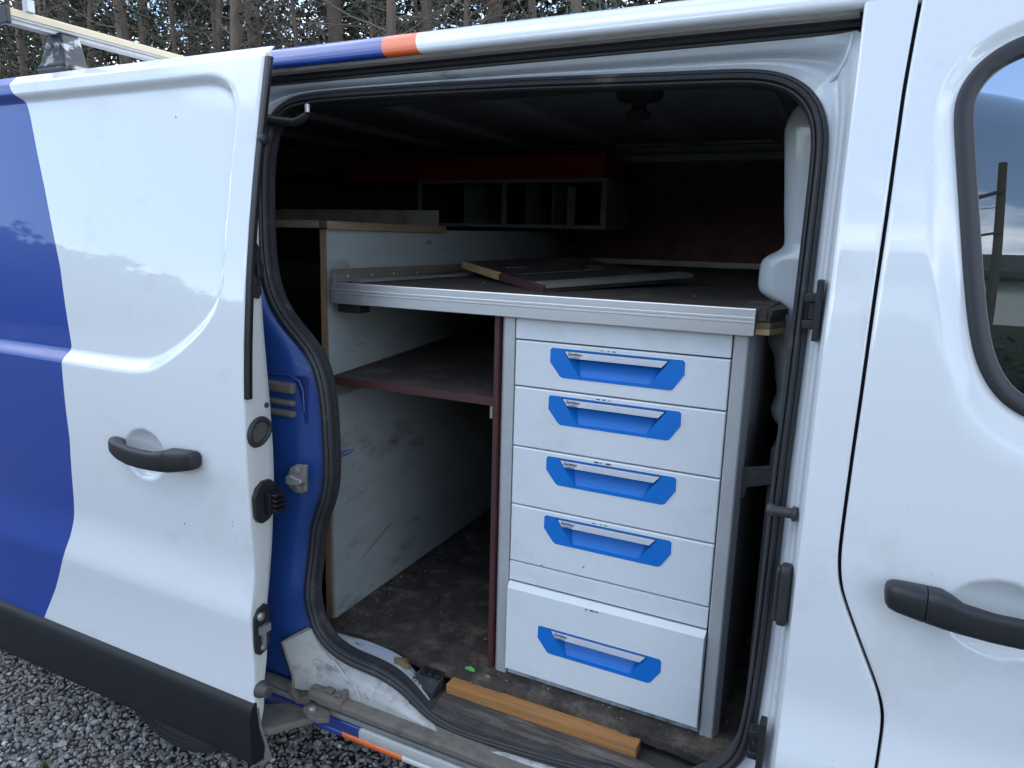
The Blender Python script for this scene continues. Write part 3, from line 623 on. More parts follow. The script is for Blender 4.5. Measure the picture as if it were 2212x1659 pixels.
V, F = tube([(wc[0] + .318 * math.cos(a), wc[1] + .012, wc[2] + .318 * math.sin(a)) for a in np.linspace(0, 2 * math.pi, 73)], .003, 6, cap=False); add('tyre_ring', V, F, TYRE, wheel, smooth=60)
box('underbody_light_block', -3.2, .95, .12, 1.78, .30, .50, UNDER, van, 0)  # dark underbody box, added to block light

# --- cargo space shell
box('far_side_wall', -3.22, .9, 1.66, 1.86, .45, 1.96, [INT], van, 0)
box('rear_doors', -3.24, -3.12, .14, 1.66, .45, 1.98, [INT], van, 0)
box('roof_lining', -3.12, -.05, .20, 1.655, 1.952, 1.966, [INT], van, 0)
for x in (-2.8, -2.42, -2.04, -1.66, -1.30, -.96, -.62, -.30):
    V, F = extrude([(x - .05, 1.951), (x - .035, 1.932), (x + .035, 1.932), (x + .05, 1.951)], 1, .20, 1.60); add('roof_bow', V, F, INT, van)
box('cant_rail_inner', -3.12, -.05, .185, .225, 1.86, 1.951, INTD, van, .005)
box('far_wall_panel', -3.1, -.17, 1.62, 1.63, 1.44, 1.868, PLYR, van, 0)
box('far_wall_rail', -.985, -.17, 1.585, 1.622, 1.876, 1.904, GREYM, van, .004)
box('far_wall_rail', -1.9, -.17, 1.585, 1.622, 1.934, 1.946, GREYM, van, .003)
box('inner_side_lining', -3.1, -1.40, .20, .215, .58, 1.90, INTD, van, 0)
# floor: plywood with a ragged front edge, step pan
def floor():
    n = 90; xf = np.linspace(-1.24, -.135, n); yf = .148 + .005 * rng.standard_normal(n).cumsum() * .35 - .01 * np.exp(-((xf + .19) / .05) ** 2)
    yf = yf - (yf.mean() - .146) + np.where(xf < -1.08, -.02, 0)
    poly = [(-3.1, 1.62)] + [(-3.1, .24), (-1.245, .24)] + list(zip(xf, yf)) + [(-.135, 1.62)]
    V, F = extrude(poly, 2, .558, .576); add('plywood_floor', V, F, FLOORM, van)
floor()
box('step_pan', -1.12, -.12, .045, .30, .500, .536, M('step_grime', (.06, .054, .048), .8, dirt=((.16, .15, .135), 8, .55, .2), vary=.4, bump=(60, .6)), van, .002)
# moulded bulkhead: profile of its near edge
bz = [1.93, 1.858, 1.842, 1.823, 1.803, 1.70, 1.641, 1.60, 1.582, 1.575, 1.568, 1.561, 1.555, 1.547, 1.53, 1.497, 1.486, 1.477, 1.469, 1.461, 1.45, 1.437, 1.42, 1.394, 1.37, 1.354, 1.317, 1.285, 1.27, 1.255, 1.238, 1.22, 1.202, 1.19]
bx = [-.120, -.150, -.166, -.174, -.178, -.168, -.163, -.158, -.157, -.160, -.170, -.184, -.193, -.1985, -.2005, -.2005, -.197, -.187, -.171, -.160, -.156, -.156, -.164, -.174, -.166, -.156, -.150, -.144, -.143, -.149, -.152, -.146, -.130, -.11]
def bulkhead():
    z = np.linspace(1.19, 1.93, 280); x = np.interp(z, bz[::-1], bx[::-1]); x = _gs2(x)
    rows = [(x, np.full_like(z, 1.62)), (x, np.full_like(z, .42))]
    for a in np.linspace(0, 90, 8)[1:]:
        rows.append((x + .040 * (1 - math.cos(rad(a))), .42 - .045 * math.sin(rad(a)) + 0 * z))
    rows.append((np.full_like(z, -.03), np.full_like(z, .372)))
    P = np.array([np.stack([a, b, z], -1) for a, b in rows]); add('bulkhead', P, gridF(len(rows), len(z)), BULK, van, smooth=50)
bulkhead()
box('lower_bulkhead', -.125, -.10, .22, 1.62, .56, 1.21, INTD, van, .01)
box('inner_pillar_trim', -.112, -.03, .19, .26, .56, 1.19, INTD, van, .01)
# roof vent
V, F = lathe([(.050, 0), (.050, -.05), (.044, -.056), (.016, -.058), (.016, -.075), (.026, -.080), (.026, -.094), (.012, -.098)], (-.475, .40, 1.932), 2, 28); add('roof_vent', V, F, DARK, van, smooth=40)
# cab seen through the side glass
mb = MB(); mb.box(.10, .62, .30, .80, .80, 1.02); mb.box(.05, .18, .30, .80, 1.0, 1.55); mb.box(.05, .15, .42, .68, 1.55, 1.78); mb.build('cab_seat', SEATM, van, bevel=.04, segs=3)
mb = MB(); mb.box(.70, 1.05, .15, 1.75, .85, 1.25); mb.build('dashboard', SEATM, van, bevel=.05, segs=3)
box('cab_front_light_block', 1.0, 1.04, .05, 1.85, .40, 1.60, UNDER, van, 0); box('cab_bulkhead_front', -.02, .0, .20, 1.64, .5, 1.95, SEATM, van, 0)  # front panel added to close the unmodelled cab off from light
box('cab_roof_lining', .0, .95, .18, 1.64, 1.93, 1.945, SEATM, van, 0)
box('cab_door_trim', .10, 1.0, .07, .10, .55, 1.30, SEATM, van, .01)

# ------------------------------------------------------------------ roof bar
rb = empty('roof_rack', (-2.1, .2, 2.0), 'cream and grey roof bar on a worn black foot above the blue stripe', 'roof bar')
V, F = extrude([(-2.119, 2.118), (-2.119, 2.134), (-2.115, 2.138), (-2.085, 2.138), (-2.081, 2.134), (-2.081, 2.118)], 1, .062, 1.80); add('crossbar', V, F, CREAM, rb, bevel=.001)
V, F = extrude([(-2.117, 2.100), (-2.117, 2.1175), (-2.083, 2.1175), (-2.083, 2.111), (-2.087, 2.111), (-2.087, 2.107), (-2.083, 2.107), (-2.083, 2.100)], 1, .062, 1.80); add('bar_underside', V, F, M('grey_extrusion', (.40, .40, .39), .6, vary=.12), rb)
V, F = extrude(rounded(-2.100, 2.1190, .022, .022, .006), 1, .050, .0625); add('end_cap', V, F, BLACKP, rb, bevel=.002)
fz = [(2.012, -2.172, -2.050, .175, .245), (2.022, -2.170, -2.050, .172, .245), (2.030, -2.160, -2.052, .176, .242), (2.07, -2.140, -2.058, .180, .238), (2.095, -2.130, -2.064, .182, .236), (2.104, -2.126, -2.068, .184, .234)]
V = []
for zz, xa, xb, ya, yb in fz: V += [(xa, ya, zz), (xb, ya, zz), (xb, yb, zz), (xa, yb, zz)]
add('bar_foot', V, gridF(len(fz), 4, closed_v=True) + [(3, 2, 1, 0), (20, 21, 22, 23)], WORN, rb, bevel=.004)
for xx in (-2.118, -2.080):
    V, F = lathe([(.009, 0), (.008, -.004), (.004, -.007)], (xx, .179, 2.072), 1, 14); add('foot_bolt', V, F, STEEL, rb, smooth=50)
box('foot_pad', -2.165, -2.045, .170, .25, 2.000, 2.012, RUBBER, rb, .002); box('foot_clamp', -2.066, -2.03, .19, .24, 2.006, 2.018, STEEL, rb, .003)
mb = MB(); mb.box(-2.098, -2.076, .105, .125, 2.138, 2.17); mb.build('load_stop', STRIP, rb, bevel=.002); box('load_stop_cap', -2.100, -2.074, .103, .127, 2.170, 2.29, BLACKP, rb, .003)

# ------------------------------------------------------------------ drawer cabinet
cab = empty('drawer_cabinet', (-.43, .3, .576), 'pale grey drawer cabinet with five blue handles under the worktop', 'cabinet')
YD = .20; X0, X1 = -.6555, -.2090
def fill(loops, name=None):
    """triangulate a planar region bounded by loops of 3D points"""
    bm = bmesh.new(); ed = []
    for lp in loops:
        vs = [bm.verts.new(p) for p in lp]
        for i in range(len(vs)): ed.append(bm.edges.new((vs[i], vs[(i + 1) % len(vs)])))
    bmesh.ops.triangle_fill(bm, use_beauty=True, edges=ed)
    bm.verts.index_update(); V = [tuple(v.co) for v in bm.verts]; F = [tuple(v.index for v in f.verts) for f in bm.faces]
    # outward normal towards -Y
    F2 = []
    for f in F:
        a, b, c = (Vector(V[i]) for i in f[:3]); F2.append(f if (b - a).cross(c - a).y < 0 else f[::-1])
    bm.free(); return V, F2
HEX = [(-.570, 0), (-.297, 0), (-.2925, -.0035), (-.292, -.028), (-.3115, -.0585), (-.318, -.062), (-.545, -.062), (-.5515, -.0585), (-.574, -.030), (-.5735, -.0035)]
TRA = [(-.546, -.0035), (-.3215, -.0035), (-.360, -.057), (-.507, -.057)]
def make_text(body, size):
    c = bpy.data.curves.new('lettering', 'FONT'); c.body = body; c.size = size; c.shear = .18; c.offset = size * .022; c.resolution_u = 3
    o = bpy.data.objects.new('lettering', c); COL.objects.link(o); bpy.context.view_layer.update()
    me = bpy.data.meshes.new_from_object(o); bpy.data.objects.remove(o); me.materials.clear(); me.materials.append(INK); return me
TXT1 = make_text('Sortimo', .0092); TXT2 = make_text('GLOBELYST', .0042)
def drawer(z0, z1, zh, y, label, lip=.0030):
    hexp = [(x, y, zh + dz) for x, dz in HEX]
    g = .0018; rect = [(X0 + g, y, z0 + g), (X1 - g, y, z0 + g), (X1 - g, y, z1 - lip), (X0 + g, y, z1 - lip)]
    V, F = fill([rect, hexp]); mb = MB(); mb.put(V, F)
    ly = .0024 if lip < .01 else .012; r2 = [(X0, y + .0018, z0), (X1, y + .0018, z0), (X1, y + ly, z1), (X0, y + ly, z1)]; r3 = [(a, y + .018, b) for a, _, b in r2]
    mb.put(rect + r2 + r3, [(i, (i + 1) % 4, 4 + (i + 1) % 4, 4 + i)[::-1] for i in range(4)] + [(4 + i, 4 + (i + 1) % 4, 8 + (i + 1) % 4, 8 + i)[::-1] for i in range(4)])
    dr = mb.build('drawer', DRAWER, cab); dr['label'] = label
    # cut-edge highlight round the handle, put in as a white rim
    cx_, cz_ = -.433, zh - .031
    big = [(x + math.copysign(.0020, x - cx_), y - .0006, zh + dz + math.copysign(.0020, dz + .031)) for x, dz in HEX]; sm = [(x, y - .0006, zh + dz) for x, dz in HEX]
    n = len(HEX); add('handle_highlight', big + sm, [(i, (i + 1) % n, n + (i + 1) % n, n + i) for i in range(n)], EDGEHI, dr)
    # handle plate and sloped recess
    V, F = fill([[(x, y - .0012, zh + dz) for x, dz in HEX], [(x, y - .0012, zh + dz) for x, dz in TRA]]); mb = MB(); mb.put(V, F, 0)
    T = [(x, y - .0012, zh + dz) for x, dz in TRA]; B = [(-.524, y + .030, zh - .010), (-.343, y + .030, zh - .010), (-.3605, y + .0035, zh - .0562), (-.5065, y + .0035, zh - .0562)]
    mb.put(T + B, [(i, (i + 1) % 4, 4 + (i + 1) % 4, 4 + i) for i in range(4)] + [(4, 5, 6, 7)], 1)
    mb.build('drawer_handle', [HANDLE, HANDLEF], dr)
    # grip with ribbed label strip
    s = [(-.5415, y - .0016, zh - .0050), (-.3260, y - .0016, zh - .0050), (-.3375, y - .0040, zh - .0182), (-.5305, y - .0040, zh - .0182)]
    bk = [(x, y + .012, zz - (.002 if i < 2 else .001)) for i, (x, _, zz) in enumerate(s)]
    mb = MB(); mb.put(s + bk, [(3, 2, 1, 0), (2, 3, 7, 6), (0, 1, 5, 4), (1, 2, 6, 5), (3, 0, 4, 7)], 0)
    for q in (.36, .62, .84):
        a = [s[0][k] + (s[3][k] - s[0][k]) * q for k in range(3)]; b = [s[1][k] + (s[2][k] - s[1][k]) * q for k in range(3)]; xa = -.490
        mb.put([(xa, a[1] - .0003, a[2]), (b[0], b[1] - .0003, b[2]), (b[0], b[1] - .0003, b[2] - .0007), (xa, a[1] - .0003, a[2] - .0007)], [(3, 2, 1, 0)], 1)
    mb.build('label_strip', [STRIP, SGREY], dr)
    for me, x, dz in ((TXT1, -.5335, -.0125), (TXT2, -.5295, -.0175)):
        o = bpy.data.objects.new('lettering', me); COL.objects.link(o); yy = y - .0016 - .0024 * (-dz - .005) / .0132 - .0009
        o.location = (x, yy, zh + dz); o.rotation_euler = (rad(90 - 9.4), 0, 0); o.parent = dr; o.matrix_parent_inverse = Matrix.Translation(-WL[dr.name])
    # chipped paint on the top edge
    for k in range(3):
        cx = -.46 + .012 * k + random.uniform(-.004, .004); r = random.uniform(.0012, .0034)
        pts = [(cx + r * 2 * math.cos(a), y - .0009, z1 - lip - .0030 + r * .6 * math.sin(a)) for a in np.linspace(0, 6.28, 8)[:-1]]
        add('paint_chip', pts, [tuple(range(7))], M('rust_chip', (.07, .045, .03), .8), dr)
drawer(1.2700, 1.3680, 1.3590, YD, 'topmost drawer front'); drawer(1.1355, 1.2670, 1.2575, YD, 'second drawer front from the top'); drawer(1.0005, 1.1325, 1.1230, YD, 'middle drawer front')
drawer(.8645, .9975, .9880, YD, 'fourth drawer front from the top'); drawer(.5960, .8120, .7290, YD - .013, 'deep bottom drawer front standing proud', lip=.0115)
box('top_panel', X0, X1, YD, YD + .02, 1.3715, 1.4180, DRAWER, cab, .001); box('blank_panel', X0, X1, YD, YD + .02, .8160, .8612, DRAWER, cab, .001)
box('plinth', X0, X1, YD + .004, YD + .02, .576, .594, M('scuffed_plinth', (.42, .44, .46), .5, dirt=((.10, .09, .08), 18, .50, .2)), cab, .001)
for xa, xb, c in ((-.6935, -.6580, .008), (-.2065, -.1700, .012)):
    s = [(xa, YD + .05), (xa, YD + .002), (xa + .003, YD - .002), (xb - c, YD - .002), (xb - c + .003, YD - .0005), (xb, YD + c * 1.5), (xb, YD + .05)]
    if c < .01: s = [(xa, YD + .05), (xa, YD + .012), (xa + .009, YD), (xa + .013, YD - .002), (xb - .002, YD - .002), (xb, YD), (xb, YD + .05)]
    V, F = extrude(s, 2, .572, 1.4185); add('corner_post', V, F, POST, cab, bevel=.001)
box('cabinet_side', -.176, -.172, YD + .05, .72, .58, 1.416, POST, cab, 0); box('cabinet_side', -.692, -.688, YD + .05, .72, .58, 1.416, POST, cab, 0)
box('cabinet_core', -.68, -.19, YD + .045, .72, .60, 1.41, DARK, cab, 0)
mb = MB(); mb.put(*extrude([(-.170, 1.118), (-.172, 1.160), (-.118, 1.172), (-.090, 1.176), (-.090, 1.142), (-.115, 1.136), (-.160, 1.122), (-.163, 1.100), (-.170, 1.100)], 1, .214, .222)); mb.build('fixing_bracket', M('black_bracket', (.02, .021, .024), .5, dirt=((.12, .12, .12), 60, .64, .05)), cab, bevel=.001)

# ------------------------------------------------------------------ workbench and shelving
wb = empty('workbench', (-.85, .8, .576), 'grey panelled workbench with an aluminium front edge and a wine red shelf', 'workbench')
sp = add('side_panel', [(-1.188, .200, .576), (-1.166, .200, .576), (-1.158, 1.62, .60), (-1.180, 1.62, .60), (-1.180, .200, 1.590), (-1.164, .200, 1.590), (-1.156, 1.62, 1.612), (-1.172, 1.62, 1.612)], BOXF, PANEL, wb)
add('panel_edging', [(-1.193, .195, .570), (-1.173, .195, .570), (-1.173, .1995, .570), (-1.193, .1995, .570), (-1.180, .195, 1.590), (-1.1635, .195, 1.590), (-1.1635, .1995, 1.590), (-1.180, .1995, 1.590)], BOXF, WOODV, sp)
for (y0, z0, y1, z1, w_) in [(.30, .700, .47, .765, .006), (.30, 1.30, .33, 1.30, .003), (.62, 1.56, .66, 1.56, .010)]:
    n_ = 9; up = []; dn = []
    for k in range(n_):
        t = k / (n_ - 1); yy = y0 + (y1 - y0) * t; zz = z0 + (z1 - z0) * t; h = w_ * math.sin(math.pi * min(max(t, .06), .94)) * random.uniform(.6, 1.1)
        xx = -1.1645 + .0056 * (yy - .2) ** 1 + (zz - .576) * .002 + .0012; up.append((xx, yy, zz + h)); dn.append((xx, yy, zz - h * .5))
    add('scuff_mark', up + dn, [(k, k + 1, n_ + k + 1, n_ + k) for k in range(n_ - 1)], M('scuff', (.13, .145, .12), .8, vary=.5), sp)
WT = lambda y: 1.4655 + (y - .19) * .0185
add('worktop', [(-1.134, .190, 1.446), (-.152, .190, 1.446), (-.142, 1.60, 1.472), (-1.134, 1.60, 1.472), (-1.134, .190, 1.4655), (-.152, .190, 1.4655), (-.142, 1.60, WT(1.6)), (-1.134, 1.60, WT(1.6))], BOXF, PLYD, wb)
es = [(.190, 1.4672), (.1815, 1.4672), (.1800, 1.4655), (.1800, 1.4520), (.1790, 1.4510), (.1790, 1.4478), (.1845, 1.4470), (.1845, 1.4440), (.1790, 1.4432), (.1790, 1.4410), (.1800, 1.4400), (.1800, 1.4190), (.1815, 1.4175), (.190, 1.4175)]
V, F = extrudeX(es, -1.137, -.170); add('edge_strip', V, F, ALU, wb)
# layered broken end of the worktop
for k in range(4):
    zz = 1.420 + k * .0115; xo = random.uniform(-.004, .004)
    V, F = extrude([(-.1695, .192), (-.146 + xo, .194), (-.140 + xo, .215), (-.128 + xo * 2, .262), (-.135, .33), (-.150, .42), (-.1695, .42)], 2, zz, zz + .0108); add('ply_layer', V, F, [PINE, WOODE, PLYD, PLYD][k], wb)
box('angle_upright', -1.137, -1.1345, .186, .84, 1.4665, 1.498, ALUY, wb, .0005); box('angle_foot', -1.1345, -1.112, .200, .80, 1.468, 1.4705, ALUY, wb, .0005)
add('loose_lath', [(-1.105, .215, 1.468), (-1.07, .205, 1.468), (-.96, .74, 1.478), (-.995, .75, 1.478), (-1.105, .215, 1.474), (-1.07, .205, 1.474), (-.96, .74, 1.484), (-.995, .75, 1.484)], BOXF, ALUY, wb)
for y in (.24, .335, .43, .54):
    V, F = lathe([(.004, 0), (.0035, .002), (.002, .003)], (-1.1345, y, 1.479), 0, 10); add('angle_screw', V, F, STEEL, wb)
box('bench_bracket', -1.135, -1.070, .200, .24, 1.395, 1.416, BLACKP, wb, .002)
sh = add('shelf', [(-1.160, .204, 1.216), (-.706, .204, 1.216), (-.706, 1.50, 1.30), (-1.158, 1.50, 1.30), (-1.160, .204, 1.2345), (-.706, .204, 1.2345), (-.706, 1.50, 1.319), (-1.158, 1.50, 1.319)], BOXF, PLYD, wb)
box('shelf_edging', -1.152, -.7065, .200, .2038, 1.2158, 1.2350, PLYE, sh, .0008)
add('shelf_bearer', [(-1.158, .215, 1.185), (-1.140, .215, 1.185), (-1.140, 1.4, 1.262), (-1.158, 1.4, 1.262), (-1.158, .215, 1.214), (-1.140, .215, 1.214), (-1.140, 1.4, 1.292), (-1.158, 1.4, 1.292)], BOXF, ALUY, sh)
box('shelf_clip', -.7125, -.7065, .196, .202, 1.188, 1.215, CHIP, sh, .0005)
dv = box('divider', -.7045, -.6945, .199, 1.50, .576, 1.4175, PLYR, wb, 0); box('divider_edging', -.7050, -.6940, .196, .1988, .576, 1.4175, PLYE, dv, .0005)
box('back_batten', -1.0, -.155, 1.586, 1.606, WT(1.58) + .001, 1.513, M('pale_batten', (.44, .42, .38), .7, dirt=((.2, .19, .17), 10, .55, .2), stretch=(.3, 1, 1)), wb, .002)

# loose board with an aluminium strip on the bench
lb = empty('loose_board', (-.7, .6, 1.47), 'dark loose board with a pale and red edge lying on the worktop', 'board')
Nn, Ll, Rr = np.array([-.632, .262, 1.4815]), np.array([-1.032, .615, 1.512]), np.array([-.42, .62, 1.500]); U, Wd = Ll - Nn, Rr - Nn; nrm = np.cross(Wd, U); nrm /= np.linalg.norm(nrm)
def slab(a0, a1, b0, b1, t0, t1): return [tuple(Nn + U * a + Wd * b + nrm * t) for t in (t0, t1) for a, b in ((a0, b0), (a0, b1), (a1, b1), (a1, b0))]
lbm = M('black_film_ply', (.030, .021, .019), .6, dirt=((.10, .075, .058), 14, .56, .12), vary=.5, stretch=(1, .35, 1))
add('board', slab(.0, 1.0, .022, .96, -.016, 0), BOXF, lbm, lb, bevel=.001)
add('pale_edge', slab(.46, 1.0, -.004, .020, -.018, .0008), BOXF, PINE, lb, bevel=.001); add('red_edge', slab(-.02, .50, .0, .021, -.018, -.0015), BOXF, PLYE, lb, bevel=.001)
add('aluminium_strip', slab(-.012, .075, .03, 1.12, .0005, .0035), BOXF, ALUY, lb); add('aluminium_lip', slab(-.016, -.012, .03, 1.12, -.006, .0035), BOXF, ALUY, lb)
for k in range(4):
    a0, b0_ = random.uniform(.15, .85), random.uniform(.1, .8); add('splinter', slab(a0, a0 + random.uniform(.006, .012), b0_, b0_ + random.uniform(.06, .2), .0004, .0018), BOXF, WOODE, lb)
add('scored_line', slab(.36, .375, .08, .55, .0004, .001), BOXF, M('score', (.10, .085, .07), .8), lb)

# shelf board beside the bench, angle lying on its back edge
ts = box('shelf_board', -2.2, -1.1585, .188, .725, 1.5925, 1.6095, PLYD, None, 0); tag(ts, 'raw edged plywood board capping the tall grey panel near the seal', 'board')
box('front_edging', -2.2, -1.176, .1845, .1878, 1.5918, 1.6100, WOODE, ts, .001); box('side_edging', -1.1583, -1.1540, .195, .730, 1.5900, 1.6098, M('raw_edge_side', (.22, .155, .09), .7, dirt=((.09, .065, .04), 8, .48, .25), stretch=(1, .4, 3)), ts, .001)
for zz, yy in ((1.597, .40), (1.6, .55)):
    V, F = lathe([(.0022, 0), (.0022, .006), (.001, .007)], (-1.154, yy, zz), 0, 8); add('nail', V, F, STEEL, ts)
aa = tag(box('aluminium_angle', -2.15, -1.158, .690, .6925, 1.6105, 1.656, ALUY, None, .0005), 'dark aluminium angle standing on the raw edged board', 'angle strip')
box('angle_leg', -2.15, -1.158, .665, .6898, 1.6105, 1.613, ALU, aa, .0004)

# pigeonhole rack on the far wall with a red box on it
rk = empty('wall_rack', (-1.3, 1.45, 1.62), 'grey pigeonhole rack hung on the dark far wall', 'rack')
mb = MB()
for zz in (1.620, 1.783): box('rack_rail', -1.64, -.850, 1.300, 1.312, zz, zz + .013, GREYM, rk, .001)
for x in (-1.64, -1.262, -.868): box('rack_upright', x, x + .018, 1.302, 1.3105, 1.632, 1.784, GREYM, rk, .001)
box('rack_side', -.850, -.846, 1.300, 1.58, 1.620, 1.796, GREYM, rk, 0); box('rack_floor', -1.64, -.851, 1.313, 1.58, 1.620, 1.624, GREYM, rk, 0); box('rack_top', -1.64, -.851, 1.313, 1.58, 1.790, 1.795, GREYM, rk, 0)
for x in (-1.46, -1.19, -1.08): box('rack_partition', x, x + .004, 1.36, 1.57, 1.625, 1.785, GREYM, rk, 0)
box('rack_card', -1.035, -1.005, 1.40, 1.405, 1.625, 1.775, M('dull_card', (.30, .31, .32), .6), rk, 0)
rbx = tag(box('storage_tray', -1.99, -.862, 1.302, 1.56, 1.797, 1.876, RED, None, .004), 'long dark red tray on top of the grey pigeonhole rack', 'tray')
box('tray_rim', -1.995, -.858, 1.298, 1.3015, 1.866, 1.880, RED, rbx, .001)

# things by the step
tb = tag(box('timber_batten', -.766, -.313, .108, .1425, .5375, .5655, PINEX, None, .0012), 'clean orange timber batten lying along the step', 'batten')
pk = [(-.765, .066), (-.50, .064), (-.30, .066), (-.262, .070), (-.27, .082), (-.255, .094), (-.29, .104), (-.45, .1055), (-.77, .1055)]
V, F = extrude(pk, 2, .5366, .5455); tag(add('step_plank', V, F, M('weathered_plank', (.07, .06, .052), .85, dirt=((.20, .18, .155), 14, .52, .2), stretch=(.4, 3, 1), vary=.4, bump=(60, .6)), None, bevel=.001), 'dark weathered plank with a ragged end in front of the orange batten', 'plank')
pb = empty('rubber_block', (-.83, .12, .537), 'black ridged rubber block beside the end of the timber batten', 'rubber block')
add('wedge', [(-.865, .085, .5365), (-.785, .080, .5365), (-.782, .128, .5365), (-.85, .135, .5365), (-.862, .088, .550), (-.787, .083, .552), (-.784, .126, .572), (-.848, .133, .572)], BOXF, RUBBER, pb, bevel=.002)
for k in range(3): box('ridge', -.84 + k * .019, -.825 + k * .019, .110, .134, .566, .575, BLACKP, pb, .001)
def blob(name, c, r, m, parent=None, seed=0, sub=2):
    bm = bmesh.new(); bmesh.ops.create_icosphere(bm, subdivisions=sub, radius=1); g = np.random.default_rng(seed)
    V = np.array([v.co[:] for v in bm.verts]); F = [tuple(v.index for v in f.verts) for f in bm.faces]; bm.free()
    V = V * (1 + .09 * g.standard_normal((len(V), 1))) * np.array(r) + np.array(c); return add(name, V, F, m, parent, smooth=60)
tag(blob('foam_scrap', (-.895, .112, .574), (.030, .016, .014), M('old_foam', (.17, .125, .06), .9, vary=.4, bump=(120, .6)), None, 3), 'lump of brown foam in the gap under the floor edge', 'foam')
V, F = [], []
lf = [(-.752, .170), (-.740, .176), (-.728, .172), (-.722, .166), (-.731, .163), (-.744, .164)]
lo_ = add('leaf', [(x, y, .5775 + .003 * math.sin(i)) for i, (x, y) in enumerate(lf)] + [(x, y, .5770) for x, y in lf], [tuple(range(6)), tuple(range(6, 12))[::-1]], LEAFS); tag(lo_, 'small bright green leaf on the dirty plywood floor', 'leaf')
V, F = tube([(-1.152, .215, 1.030), (-1.148, .245, 1.034), (-1.146, .262, 1.030), (-1.148, .246, 1.024), (-1.152, .214, 1.021)], .0013, 6); tag(add('wire_loop', V, F, BLUEW, None, smooth=60), 'thin blue wire loop against the grey side panel', 'wire')
# floor debris
mb = MB(); g = np.random.default_rng(5)
def flake(x, y, z, r, mi):
    a0 = g.uniform(0, 6.28); n = 5
    P = [(x + r * g.uniform(.4, 1.2) * math.cos(a0 + k * 6.28 / n), y + r * g.uniform(.3, .9) * math.sin(a0 + k * 6.28 / n), z + r * g.uniform(0, .35)) for k in range(n)]
    Q = [(p[0], p[1], z - .0005) for p in P]; mb.put(P + Q, [tuple(range(n)), tuple(range(n, 2 * n))[::-1]] + [(k, (k + 1) % n, n + (k + 1) % n, n + k) for k in range(n)], mi)
for _ in range(90): flake(g.uniform(-1.12, -.72), .16 + g.exponential(.25), .5768, .0007 + g.exponential(.0011), int(g.integers(0, 3) > 0))
for _ in range(220): flake(g.uniform(-.70, -.18), g.uniform(.155, .198), .5768, .0006 + g.exponential(.0009), int(g.integers(0, 3) > 0))
for _ in range(110): flake(g.uniform(-.76, -.28), g.uniform(.062, .106), .5368, g.uniform(.0008, .003), int(g.integers(0, 2)))
for _ in range(26):
    y = g.uniform(.25, 1.4); flake(g.uniform(-.95, -.16), y, WT(y) + .0006, g.uniform(.0015, .005), int(g.integers(0, 2)))
for _ in range(260): 
    yy = g.uniform(.17, .95); flake(-1.155 + .006 * yy + abs(g.normal(0, .022)) + .002, yy, .5768 + .02 * (yy - .17) * 0, .0008 + g.exponential(.0012), int(g.integers(0, 3) > 0))
tag(mb.build('debris', [CHIP, M('dark_crumb', (.06, .05, .04), .9)]), 'pale crumbs and chips scattered over the plywood floor and step', kind='stuff')

